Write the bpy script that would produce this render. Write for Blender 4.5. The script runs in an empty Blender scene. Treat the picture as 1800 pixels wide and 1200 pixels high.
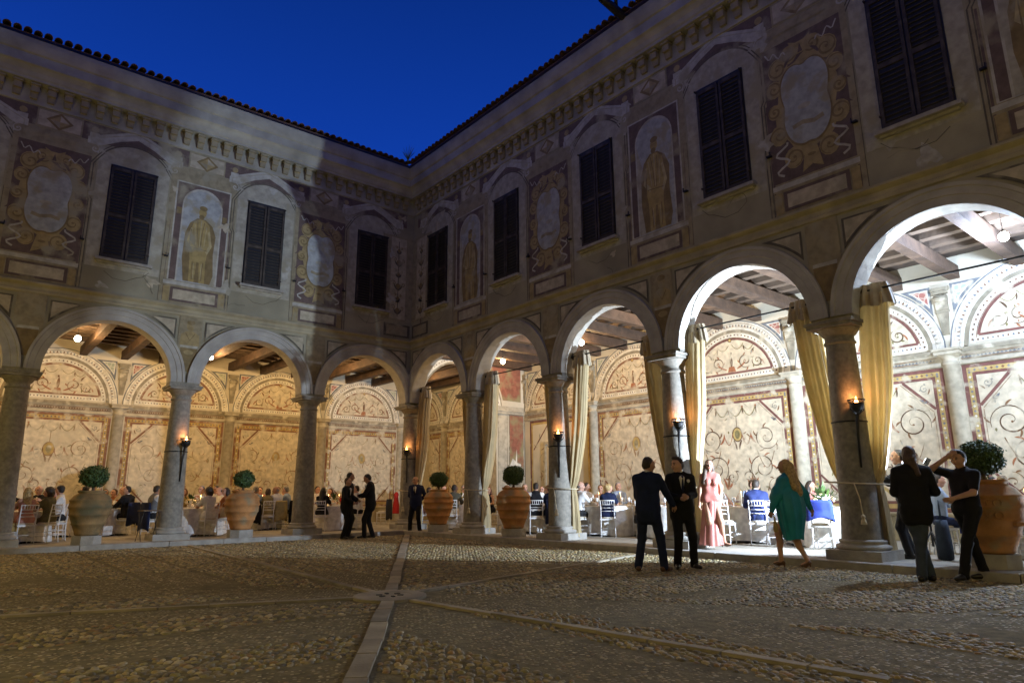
import bpy, math, random
import numpy as np
from mathutils import Vector, Matrix
SC = bpy.context.scene
COL = SC.collection
random.seed(7)
rng = np.random.default_rng(7)
R = math.radians
# ------------------------------------------------------------------ camera
def setup_camera():
    yaw, pitch, roll = .6958, .2244, -.0074
    fw = Vector((math.sin(yaw)*math.cos(pitch), math.cos(yaw)*math.cos(pitch), math.sin(pitch)))
    rt = Vector((math.cos(yaw), -math.sin(yaw), 0)); up = rt.cross(fw)
    rt2 = rt*math.cos(roll) + up*math.sin(roll); up2 = rt2.cross(fw)
    cd = bpy.data.cameras.new('camera'); co = bpy.data.objects.new('camera', cd); COL.objects.link(co)
    cd.lens = 23.469; cd.sensor_width = 36; cd.clip_start = .05; cd.clip_end = 2000
    m = Matrix((rt2, up2, -fw)).transposed().to_4x4(); m.translation = (-11.831, -19.527, 1.21)
    co.matrix_world = m
    SC.camera = co
setup_camera()
# ------------------------------------------------------------------ night sky and exposure
W = bpy.data.worlds.new('World'); SC.world = W; W.use_nodes = True
def setup_world():
    nt = W.node_tree; nt.nodes.clear()
    out = nt.nodes.new('ShaderNodeOutputWorld'); bg = nt.nodes.new('ShaderNodeBackground')
    sky = nt.nodes.new('ShaderNodeTexSky'); sky.sky_type = 'NISHITA'; sky.sun_disc = False
    sky.sun_elevation = R(-3.0); sky.sun_rotation = R(20); sky.altitude = 100; sky.ozone_density = 6
    mx = nt.nodes.new('ShaderNodeMix'); mx.data_type = 'RGBA'; mx.blend_type = 'MIX'
    mx.inputs['Factor'].default_value = .93
    mx.inputs['B'].default_value = SKYCOL
    nt.links.new(sky.outputs['Color'], mx.inputs['A'])
    # late dusk: the blue is a little brighter low down, all the way round
    tc = nt.nodes.new('ShaderNodeTexCoord'); sp = nt.nodes.new('ShaderNodeSeparateXYZ')
    mr = nt.nodes.new('ShaderNodeMapRange'); mr.inputs[1].default_value = .33; mr.inputs[2].default_value = .78
    mr.inputs[3].default_value = 1.25; mr.inputs[4].default_value = .32
    nt.links.new(tc.outputs['Generated'], sp.inputs[0]); nt.links.new(sp.outputs['Z'], mr.inputs[0])
    mu = nt.nodes.new('ShaderNodeMath'); mu.operation = 'MULTIPLY'; mu.inputs[1].default_value = .1
    nt.links.new(mr.outputs[0], mu.inputs[0]); nt.links.new(mu.outputs[0], bg.inputs['Strength'])
    nt.links.new(mx.outputs['Result'], bg.inputs['Color']); nt.links.new(bg.outputs[0], out.inputs[0])
SKYCOL = (.05, .50, 4.1, 1)
setup_world()
SC.view_settings.view_transform = 'Standard'; SC.view_settings.look = 'None'
SC.view_settings.exposure = 0.0; SC.view_settings.gamma = 1; SC.view_settings.use_curve_mapping = False
SC.cycles.use_denoising = True
SC.cycles.max_bounces = 6; SC.cycles.diffuse_bounces = 4; SC.cycles.glossy_bounces = 2
SC.cycles.sample_clamp_indirect = 4.0; SC.cycles.sample_clamp_direct = 30.0
SC.cycles.caustics_reflective = False; SC.cycles.caustics_refractive = False
def lamp(kind, name, loc, power, col, size=.06, target=None, angle=None, blend=.5, parent=None):
    d = bpy.data.lights.new(name, kind); d.energy = power; d.color = col
    if kind in ('POINT', 'SPOT'): d.shadow_soft_size = size
    if kind == 'SPOT': d.spot_size = R(angle); d.spot_blend = blend
    o = bpy.data.objects.new(name, d); COL.objects.link(o); o.location = loc
    if target is not None:
        o.rotation_euler = (Vector(target)-Vector(loc)).to_track_quat('-Z', 'Y').to_euler()
    if parent: o.parent = parent
    return o
# ------------------------------------------------------------------ materials
MATS = {}
def mat(name, col, rough=.8, var=.22, scale=5., bump=0., bscale=30., metal=0., col2=None, emit=None, spec=.5, noise2=0., wear=None, trans=0.):
    """wear=(colour, amount, scale): patches of another colour showing through"""
    if name in MATS: return MATS[name]
    m = bpy.data.materials.new(name); m.use_nodes = True; nt = m.node_tree; b = nt.nodes['Principled BSDF']
    L = nt.links
    b.inputs['Roughness'].default_value = rough; b.inputs['Metallic'].default_value = metal
    b.inputs['Specular IOR Level'].default_value = spec
    tc = nt.nodes.new('ShaderNodeTexCoord')
    def noise(sc, det=5.):
        n = nt.nodes.new('ShaderNodeTexNoise'); n.inputs['Scale'].default_value = sc; n.inputs['Detail'].default_value = det
        L.new(tc.outputs['Object'], n.inputs['Vector']); return n
    def mix(a, bb, fac):
        x = nt.nodes.new('ShaderNodeMix'); x.data_type = 'RGBA'
        for sock, v in (('A', a), ('B', bb)):
            if isinstance(v, tuple): x.inputs[sock].default_value = (*v[:3], 1)
            else: L.new(v, x.inputs[sock])
        if isinstance(fac, float): x.inputs['Factor'].default_value = fac
        else: L.new(fac, x.inputs['Factor'])
        return x.outputs['Result']
    def ramp(src, lo, hi):
        r = nt.nodes.new('ShaderNodeMapRange'); r.inputs[1].default_value = lo; r.inputs[2].default_value = hi
        L.new(src, r.inputs[0]); return r.outputs[0]
    c1 = tuple(min(1, c*(1-var)) for c in col); c2 = col2 or tuple(min(1, c*(1+var)) for c in col)
    n = noise(scale); c = mix(c1, c2, ramp(n.outputs['Fac'], .32, .68))
    if noise2:
        n2 = noise(scale*.22, 3.); c = mix(c, tuple(x*.55 for x in col), ramp(n2.outputs['Fac'], .52, .52+noise2))
    if wear:
        n3 = noise(wear[2], 6.); c = mix(c, tuple(wear[0]), ramp(n3.outputs['Fac'], .62-wear[1]*.35, .72-wear[1]*.2))
    L.new(c, b.inputs['Base Color'])
    if bump:
        bn = nt.nodes.new('ShaderNodeBump'); bn.inputs['Strength'].default_value = bump; bn.inputs['Distance'].default_value = .02
        nn = noise(bscale, 4.); L.new(nn.outputs['Fac'], bn.inputs['Height']); L.new(bn.outputs[0], b.inputs['Normal'])
    if emit:
        b.inputs['Emission Color'].default_value = (*emit[:3], 1); b.inputs['Emission Strength'].default_value = emit[3]
    if trans:
        tb = nt.nodes.new('ShaderNodeBsdfTranslucent'); ms = nt.nodes.new('ShaderNodeMixShader'); ms.inputs[0].default_value = trans
        L.new(c, tb.inputs[0]); L.new(b.outputs[0], ms.inputs[1]); L.new(tb.outputs[0], ms.inputs[2]); L.new(ms.outputs[0], nt.nodes['Material Output'].inputs[0])
    MATS[name] = m; return m
def cells(name, ca, cb, scale):
    m = mat(name, ca, .85); nt = m.node_tree; b = nt.nodes['Principled BSDF']
    v = nt.nodes.new('ShaderNodeTexVoronoi'); v.feature = 'DISTANCE_TO_EDGE'; v.inputs['Scale'].default_value = scale
    tc = nt.nodes.new('ShaderNodeTexCoord'); nt.links.new(tc.outputs['Object'], v.inputs['Vector'])
    r = nt.nodes.new('ShaderNodeMapRange'); r.inputs[1].default_value = .04; r.inputs[2].default_value = .14
    nt.links.new(v.outputs['Distance'], r.inputs[0])
    x = nt.nodes.new('ShaderNodeMix'); x.data_type = 'RGBA'; x.inputs['A'].default_value = (*cb, 1); x.inputs['B'].default_value = (*ca, 1)
    nt.links.new(r.outputs[0], x.inputs['Factor']); nt.links.new(x.outputs['Result'], b.inputs['Base Color']); return m
def fabric(name, col, rough=.85, var=.18): return mat(name, col, rough, var, 9., .25, 160., spec=.25)
# ------------------------------------------------------------------ object helpers
def link(o, parent=None):
    COL.objects.link(o)
    if parent is not None: o.parent = parent
    return o
def tag(o, label=None, cat=None, group=None, kind=None):
    if label: o['label'] = label
    if cat: o['category'] = cat
    if group: o['group'] = group
    if kind: o['kind'] = kind
    return o
def empty(name, loc=(0, 0, 0), rz=0., label=None, cat=None, group=None, parent=None):
    o = bpy.data.objects.new(name, None); o.empty_display_size = .2; link(o, parent)
    o.location = loc; o.rotation_euler = (0, 0, rz); return tag(o, label, cat, group)
def npmesh(name, V, F, mats=(), MI=None, smooth=False):
    """V (n,3); F list of tuples or an (m,k) array"""
    me = bpy.data.meshes.new(name)
    V = np.asarray(V, np.float32)
    if isinstance(F, np.ndarray):
        k = F.shape[1]; me.vertices.add(len(V)); me.vertices.foreach_set('co', V.ravel())
        me.loops.add(F.size); me.loops.foreach_set('vertex_index', F.astype(np.int32).ravel())
        me.polygons.add(len(F)); me.polygons.foreach_set('loop_start', np.arange(0, F.size, k, dtype=np.int32))
        me.update(calc_edges=True)
    else:
        me.from_pydata(V.tolist(), [], F); me.update()
    for m in mats: me.materials.append(m)
    if MI is not None: me.polygons.foreach_set('material_index', np.asarray(MI, np.int32))
    if smooth is not False:
        s = np.ones(len(me.polygons), bool) if smooth is True else np.asarray(smooth, bool)
        me.polygons.foreach_set('use_smooth', s)
    return me
def obj(name, me, parent=None, loc=(0, 0, 0), rz=0., kind=None, label=None):
    o = bpy.data.objects.new(name, me); link(o, parent); o.location = loc; o.rotation_euler = (0, 0, rz)
    if kind: o['kind'] = kind
    if label: o['label'] = label
    return o
class MB:
    """collects boxes, tubes, lathes and sweeps into one mesh"""
    def __init__(s): s.V = []; s.F = []; s.M = []; s.S = []
    def add(s, V, F, m=0, smooth=False):
        b = len(s.V); s.V.extend([tuple(map(float, v)) for v in V])
        for f in F: s.F.append(tuple(b+i for i in f)); s.M.append(m); s.S.append(smooth)
    def box(s, c, d, m=0, rot=None, taper=1.):
        hx, hy, hz = d[0]/2, d[1]/2, d[2]/2
        P = [(sx*hx*(taper if sz > 0 else 1), sy*hy*(taper if sz > 0 else 1), sz*hz) for sz in (-1, 1) for sx, sy in ((-1, -1), (1, -1), (1, 1), (-1, 1))]
        if rot is not None: P = [rot @ Vector(p) for p in P]
        P = [(p[0]+c[0], p[1]+c[1], p[2]+c[2]) for p in P]
        s.add(P, [(3, 2, 1, 0), (4, 5, 6, 7), (0, 1, 5, 4), (1, 2, 6, 5), (2, 3, 7, 6), (3, 0, 4, 7)], m)
    def tube(s, pts, rad, m=0, n=8, cap=True, smooth=True, flat=1.):
        pts = [Vector(p) for p in pts]; k = len(pts)
        if not hasattr(rad, '__len__'): rad = [rad]*k
        V = []; ref = None
        for i, p in enumerate(pts):
            t = (pts[min(i+1, k-1)]-pts[max(i-1, 0)]).normalized()
            if ref is None: ref = Vector((0, 0, 1)) if abs(t.z) < .9 else Vector((0, 1, 0))
            a = t.cross(ref).normalized(); b = t.cross(a).normalized(); ref = -b if False else ref
            for j in range(n):
                q = 2*math.pi*j/n; V.append(p+a*(math.cos(q)*rad[i])+b*(math.sin(q)*rad[i]*flat))
        F = [(i*n+j, i*n+(j+1) % n, (i+1)*n+(j+1) % n, (i+1)*n+j) for i in range(k-1) for j in range(n)]
        s.add(V, F, m, smooth)
        if cap:
            b0 = len(s.V)-k*n
            s.F.append(tuple(b0+j for j in range(n))[::-1]); s.M.append(m); s.S.append(False)
            s.F.append(tuple(b0+(k-1)*n+j for j in range(n))); s.M.append(m); s.S.append(False)
    def lathe(s, prof, c=(0, 0, 0), m=0, n=24, smooth=True, wob=None, cap=True):
        V = []; k = len(prof)
        for i, (r, z) in enumerate(prof):
            for j in range(n):
                q = 2*math.pi*j/n; rr = r*(1+(wob(q, z) if wob else 0)); V.append((c[0]+rr*math.cos(q), c[1]+rr*math.sin(q), c[2]+z))
        F = [(i*n+j, i*n+(j+1) % n, (i+1)*n+(j+1) % n, (i+1)*n+j) for i in range(k-1) for j in range(n)]
        s.add(V, F, m, smooth)
        if cap:
            b0 = len(s.V)-k*n
            if prof[0][0] > 1e-4: s.F.append(tuple(b0+j for j in range(n))[::-1]); s.M.append(m); s.S.append(False)
            if prof[-1][0] > 1e-4: s.F.append(tuple(b0+(k-1)*n+j for j in range(n))); s.M.append(m); s.S.append(False)
    def ell(s, c, r, m=0, n=10, k=6):
        prof = [(math.sin(math.pi*i/k), -math.cos(math.pi*i/k)) for i in range(k+1)]
        V = []
        for a, z in prof:
            for j in range(n):
                q = 2*math.pi*j/n; V.append((c[0]+r[0]*a*math.cos(q), c[1]+r[1]*a*math.sin(q), c[2]+r[2]*z))
        F = [(i*n+j, i*n+(j+1) % n, (i+1)*n+(j+1) % n, (i+1)*n+j) for i in range(k) for j in range(n)]
        s.add(V, F, m, True)
    def mesh(s, name, mats): return npmesh(name, s.V, s.F, mats, s.M, s.S)
    def obj(s, name, mats, parent=None, loc=(0, 0, 0), rz=0., kind=None, label=None):
        return obj(name, s.mesh(name, mats), parent, loc, rz, kind, label)
def copy_tree(o, parent=None):
    c = o.copy(); COL.objects.link(c)
    if parent is not None: c.parent = parent
    for ch in list(o.children): copy_tree(ch, c)
    return c
# ------------------------------------------------------------------ shared materials
STONE = mat('grey_granite', (.235, .215, .175), .75, .22, 14., .35, 60., noise2=.25)
STONE2 = mat('worn_sill_stone', (.33, .31, .27), .8, .2, 5., .35, 35.)
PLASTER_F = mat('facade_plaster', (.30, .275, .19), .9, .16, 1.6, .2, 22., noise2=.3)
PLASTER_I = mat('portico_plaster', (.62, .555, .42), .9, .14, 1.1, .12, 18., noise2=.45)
MOULD = mat('arch_moulding_plaster', (.36, .345, .31), .85, .15, 3., .2, 30.)
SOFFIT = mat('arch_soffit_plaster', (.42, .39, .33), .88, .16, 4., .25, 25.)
COURSE = mat('ochre_course_plaster', (.33, .29, .19), .85, .2, 2.5, .2, 30.)
WOOD = mat('old_beam_wood', (.085, .05, .03), .75, .35, 4., .4, 26.)
WOOD2 = mat('pale_joist_wood', (.12, .08, .052), .78, .3, 4., .4, 26.)
BOARD = mat('ceiling_boards_wood', (.055, .036, .024), .8, .3, 5., .3, 20.)
SHUT = mat('dark_shutter_wood', (.04, .03, .021), .65, .4, 6., wear=((.075, .06, .045), .3, 5.))
IRON = mat('black_iron', (.02, .02, .02), .55, .3, 20., metal=.3)
TILE = mat('clay_roof_tile', (.11, .06, .042), .85, .35, 3., .3, 30.)
# pigments: each fades here and there into the plaster below
def pig(name, col, fade=.35, base=(.56, .50, .37), sc=3.):
    return mat('paint_'+name, col, .9, .2, 7., wear=(base, fade, sc))
fb = (.30, .272, .19)
PIG = dict(
    lbrown=pig('lbrown', (.30, .185, .095), .55), lolive=pig('lolive', (.30, .255, .13), .55), lsienna=pig('lsienna', (.38, .205, .11), .55), frame=pig('frame', (.235, .115, .065), .35), brown=pig('brown', (.20, .105, .05)), umber=pig('umber', (.11, .062, .035)), sienna=pig('sienna', (.33, .13, .06)), olive=pig('olive', (.20, .17, .07)),
    grey=pig('grey', (.30, .28, .23)), gold=pig('gold', (.46, .33, .12), .2), maroon=pig('maroon', (.17, .072, .058), .2), white=pig('white', (.70, .66, .55), .1),
    slate=pig('slate', (.17, .18, .19), .2), stone=pig('stone', (.44, .39, .29), .25), stonedk=pig('stonedk', (.27, .235, .165), .25), pale=pig('pale', (.60, .52, .375), .18, sc=1.2), worn_patch=pig('worn_patch', (.55, .47, .33), .5, sc=5.),
    f_ochre=pig('f_ochre', (.31, .24, .115), .24, fb, 1.7), f_ochredk=pig('f_ochredk', (.20, .145, .065), .22, fb, 1.7), f_purple=pig('f_purple', (.125, .088, .076), .2, fb, 1.7),
    f_blue=pig('f_blue', (.33, .345, .34), .3, fb), f_white=pig('f_white', (.41, .395, .34), .24, fb, 1.7), f_line=pig('f_line', (.10, .088, .065), .22, fb, 1.7),
    f_grey=pig('f_grey', (.345, .325, .26), .25, fb), f_tan=pig('f_tan', (.27, .23, .145), .25, fb), f_pale=pig('f_pale', (.40, .385, .335), .3, fb),
    f_statue=pig('f_statue', (.33, .25, .10), .2, fb, 1.7), f_statuelt=pig('f_statuelt', (.40, .33, .17), .3, fb), f_cream=pig('f_cream', (.41, .36, .26), .3, fb))
PIG['red_cells'] = cells('paint_red_cells', (.36, .14, .11), (.55, .42, .32), 9.)
PIG['green_cells'] = cells('paint_green_cells', (.36, .40, .30), (.56, .55, .44), 9.)
PIG['red_worn'] = pig('red_worn', (.30, .115, .07), .45, (.30, .26, .13), 2.)
PIGN = list(PIG); PIGI = {n: i for i, n in enumerate(PIGN)}; PIGM = [PIG[n] for n in PIGN]
class Paint:
    """flat painted shapes on a wall, in wall coordinates (u, v); every stroke lies a hair above the one before"""
    def __init__(s, f, base=.004): s.f = f; s.V = []; s.F = []; s.M = []; s.n = base; s.k = 0
    def lay(s): s.k += 1; return s.n+.00022*(s.k if s.k < 60 else 20+s.k % 40)
    def under(s, d): s.n += d; s.k = 0
    def poly(s, pts, m):
        n = s.lay(); b = len(s.V); s.V += [s.f(u, v, n) for u, v in pts]; s.F.append(tuple(range(b, b+len(pts)))); s.M.append(PIGI[m])
    def rect(s, u0, v0, u1, v1, m): s.poly([(u0, v0), (u1, v0), (u1, v1), (u0, v1)], m)
    def frame(s, u0, v0, u1, v1, w, m):
        n = s.lay(); b = len(s.V)
        for a in (0, w): s.V += [s.f(u, v, n) for u, v in ((u0+a, v0+a), (u1-a, v0+a), (u1-a, v1-a), (u0+a, v1-a))]
        for i in range(4): j = (i+1) % 4; s.F.append((b+i, b+j, b+4+j, b+4+i)); s.M.append(PIGI[m])
    def band(s, pts, w, m, w1=None):
        """ribbon along pts; w may be a number or a function of 0..1"""
        n = s.lay(); b = len(s.V); k = len(pts)
        wf = w if callable(w) else (lambda t: w+((w1 if w1 is not None else w)-w)*t)
        for i in range(k):
            a = pts[max(i-1, 0)]; c = pts[min(i+1, k-1)]; dx, dy = c[0]-a[0], c[1]-a[1]; l = math.hypot(dx, dy) or 1
            h = wf(i/(k-1))/2; ox, oy = -dy/l*h, dx/l*h
            s.V += [s.f(pts[i][0]+ox, pts[i][1]+oy, n), s.f(pts[i][0]-ox, pts[i][1]-oy, n)]
        for i in range(k-1): s.F.append((b+2*i, b+2*i+1, b+2*i+3, b+2*i+2)); s.M.append(PIGI[m])
    def arc(s, cu, cv, r0, r1, a0, a1, m, n=28):
        z = s.lay(); b = len(s.V)
        for i in range(n+1):
            a = a0+(a1-a0)*i/n
            for r in (r0, r1): s.V.append(s.f(cu+r*math.cos(a), cv+r*math.sin(a), z))
        for i in range(n): s.F.append((b+2*i, b+2*i+1, b+2*i+3, b+2*i+2)); s.M.append(PIGI[m])
    def disc(s, cu, cv, rx, ry, m, n=14): s.poly([(cu+rx*math.cos(2*math.pi*i/n), cv+ry*math.sin(2*math.pi*i/n)) for i in range(n)], m)
    def ring(s, cu, cv, rx, ry, w, m, n=20): s.band([(cu+rx*math.cos(2*math.pi*i/n), cv+ry*math.sin(2*math.pi*i/n)) for i in range(n+1)], w, m)
    def scroll(s, cu, cv, r, a0, turns, sg, m, w=.03, leaves=4, lm=None):
        P = []; N = int(18*turns)+6
        for i in range(N+1):
            t = i/N; a = a0+sg*t*turns*2*math.pi; rr = r*(1-t)**.8+r*.1; P.append((cu+rr*math.cos(a), cv+rr*math.sin(a)))
        s.band(P, lambda t: w*(.35+.9*math.sin(math.pi*min(1, t*1.15))), m)
        s.disc(P[-1][0], P[-1][1], w*.9, w*.9, lm or m, 8)
        for j in range(leaves):
            i = int(N*(.05+.5*j/max(1, leaves))); x, y = P[i]; a = a0+sg*(i/N)*turns*2*math.pi
            s.leaf(x, y, a+sg*.6, r*.55, w*1.5, lm or m, sg*.9)
        return P[0]
    def leaf(s, u, v, ang, L, w, m, bend=.6):
        P = []
        for i in range(7):
            t = i/6; a = ang+bend*t; P.append((u, v)); u += math.cos(a)*L/6; v += math.sin(a)*L/6
        s.band(P, lambda t: w*math.sin(math.pi*(.12+.88*t))**.8+.002, m)
    def garland(s, u0, u1, v, sag, m, w=.022, n=10):
        s.band([(u0+(u1-u0)*i/n, v-sag*(1-(2*i/n-1)**2)) for i in range(n+1)], w, m)
    def mesh(s, name): return npmesh(name, s.V, s.F, PIGM, s.M)
# ------------------------------------------------------------------ the palace wings
S = 3.6; RI, RO, SPR = 1.43, 1.78, 4.20; NF = .21
def arc_pts(n=22): return [(RI*math.cos(math.pi-math.pi*i/n), RI*math.sin(math.pi*i/n)) for i in range(n+1)]
def sweep(fr, prof, u0, u1, mitre=True):
    """profile [(n,z)] carried along the wall; the start is mitred into the inner corner"""
    V = [fr(n if mitre else u0, n, z) for n, z in prof]+[fr(u1, n, z) for n, z in prof]; k = len(prof)
    F = [(i, i+1, k+i+1, k+i) for i in range(k-1)]+[tuple(range(k, 2*k))]
    return V, F
# prototypes shared by both wings
def column_meshes():
    a = MB(); prof = [(.315, .44), (.31, .5)]+[(.305-.068*(t/10)**1.35, .5+3.22*t/10) for t in range(1, 11)]
    a.lathe(prof, n=28, cap=False)
    c = MB(); c.lathe([(.237, 3.72), (.262, 3.73), (.262, 3.77), (.24, 3.785), (.24, 3.86), (.265, 3.88), (.31, 3.945), (.345, 3.985), (.35, 4.0)], n=28)
    c.box((0, 0, 4.03), (.78, .78, .056)); c.box((0, 0, 4.087), (.84, .84, .054)); c.box((0, 0, 4.158), (.74, .41, .085))
    b = MB(); b.box((0, 0, .2), (.88, .88, .16)); b.lathe([(.40, .28), (.425, .31), (.42, .35), (.37, .37), (.355, .39), (.375, .41), (.365, .435), (.32, .445)], n=28)
    return a.mesh('column_shaft', [STONE]), c.mesh('column_capital', [STONE]), b.mesh('column_base', [STONE2])
SHAFT, CAP, BASE = column_meshes()
def ring_mesh(prof, n, name, m, spr=SPR):
    V = []; k = len(prof)
    for i in range(n+1):
        a = math.pi*i/n
        for r, o in prof: V.append((r*math.cos(a), -o, spr+r*math.sin(a)))
    F = [(i*k+j, i*k+j+1, (i+1)*k+j+1, (i+1)*k+j) for i in range(n) for j in range(k-1)]
    return npmesh(name, V, F, [m])
ARCH = ring_mesh([(1.428, .20), (1.428, .245), (1.575, .245), (1.585, .262), (1.70, .262), (1.715, .285), (1.775, .288), (1.78, .205)], 40, 'arch_moulding', MOULD)
def bracket_mesh():
    b = MB(); b.box((0, -.27, 11.36), (.22, .30, .05)); b.box((0, -.255, 11.25), (.18, .24, .16)); b.box((0, -.225, 11.09), (.15, .14, .15), taper=1.2)
    return b.mesh('bracket', [PIG['f_tan']])
BRACKET = bracket_mesh()
def tile_mesh(L=.5, r=.092):
    V = []; F = []
    for q, rr in enumerate((r, r-.016)):
        for e in (0, 1):
            for j in range(7):
                a = math.pi*j/6; s = 1-.16*e
                V.append((rr*s*math.cos(a), e*L, rr*s*math.sin(a)))
    for j in range(6): F += [(j, j+1, 8+j, 7+j), (14+j, 21+j, 22+j, 15+j), (j, 14+j, 15+j, j+1)]
    F += [(0, 7, 21, 14), (6, 20, 27, 13)]
    return npmesh('roof_tile', V, F, [TILE])
RTILE = tile_mesh()
def shutter_meshes():
    m = MB()
    for x in (-.235, .235): m.box((x, -.245, 8.525), (.055, .04, 2.54))
    for z in (7.30, 8.44, 9.745): m.box((0, -.245, z), (.412, .036, .09))
    m.box((.27, -.275, 9.80), (.03, .07, .03)); m.box((.27, -.275, 7.5), (.03, .06, .03))
    sl = MB(); sl.box((0, 0, 0), (.41, .052, .012), rot=Matrix.Rotation(R(38), 3, 'X'))
    return m.mesh('shutter', [SHUT]), sl.mesh('slat', [SHUT])
SHUTTER, SLAT = shutter_meshes()
def half_pilaster():
    p = MB(); p.lathe([(.21, .14), (.21, .5), (.235, .52), (.235, .62), (.20, .66), (.185, .7)]+[(.18, .75), (.165, 3.9)]+[(.185, 3.91), (.185, 3.95), (.168, 3.96), (.168, 4.03), (.21, 4.10), (.24, 4.13)], n=20, cap=False)
    p.box((0, 0, 4.17), (.5, .5, .08)); p.box((0, 0, 4.235), (.56, .56, .05))
    return p.mesh('pilaster', [PIG['stone']])
PILASTER = half_pilaster()
def console_mesh():
    c = MB(); c.box((0, -.05, 5.64), (.36, .10, .08)); c.box((0, -.045, 5.56), (.30, .09, .07))
    c.tube([(-.13, -.07, 5.42), (.13, -.07, 5.42)], .075, n=12); c.box((0, -.035, 5.33), (.24, .07, .34))
    c.box((0, -.03, 5.13), (.26, .06, .05)); V = []
    c.add([(-.11, 0, 5.1), (.11, 0, 5.1), (.06, 0, 4.6), (-.06, 0, 4.6), (-.11, -.05, 5.1), (.11, -.05, 5.1), (.06, -.03, 4.6), (-.06, -.03, 4.6)], [(4, 7, 6, 5), (0, 4, 5, 1), (1, 5, 6, 2), (2, 6, 7, 3), (3, 7, 4, 0)])
    return c.mesh('console', [PIG['stonedk']])
CONSOLE = console_mesh()

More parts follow.
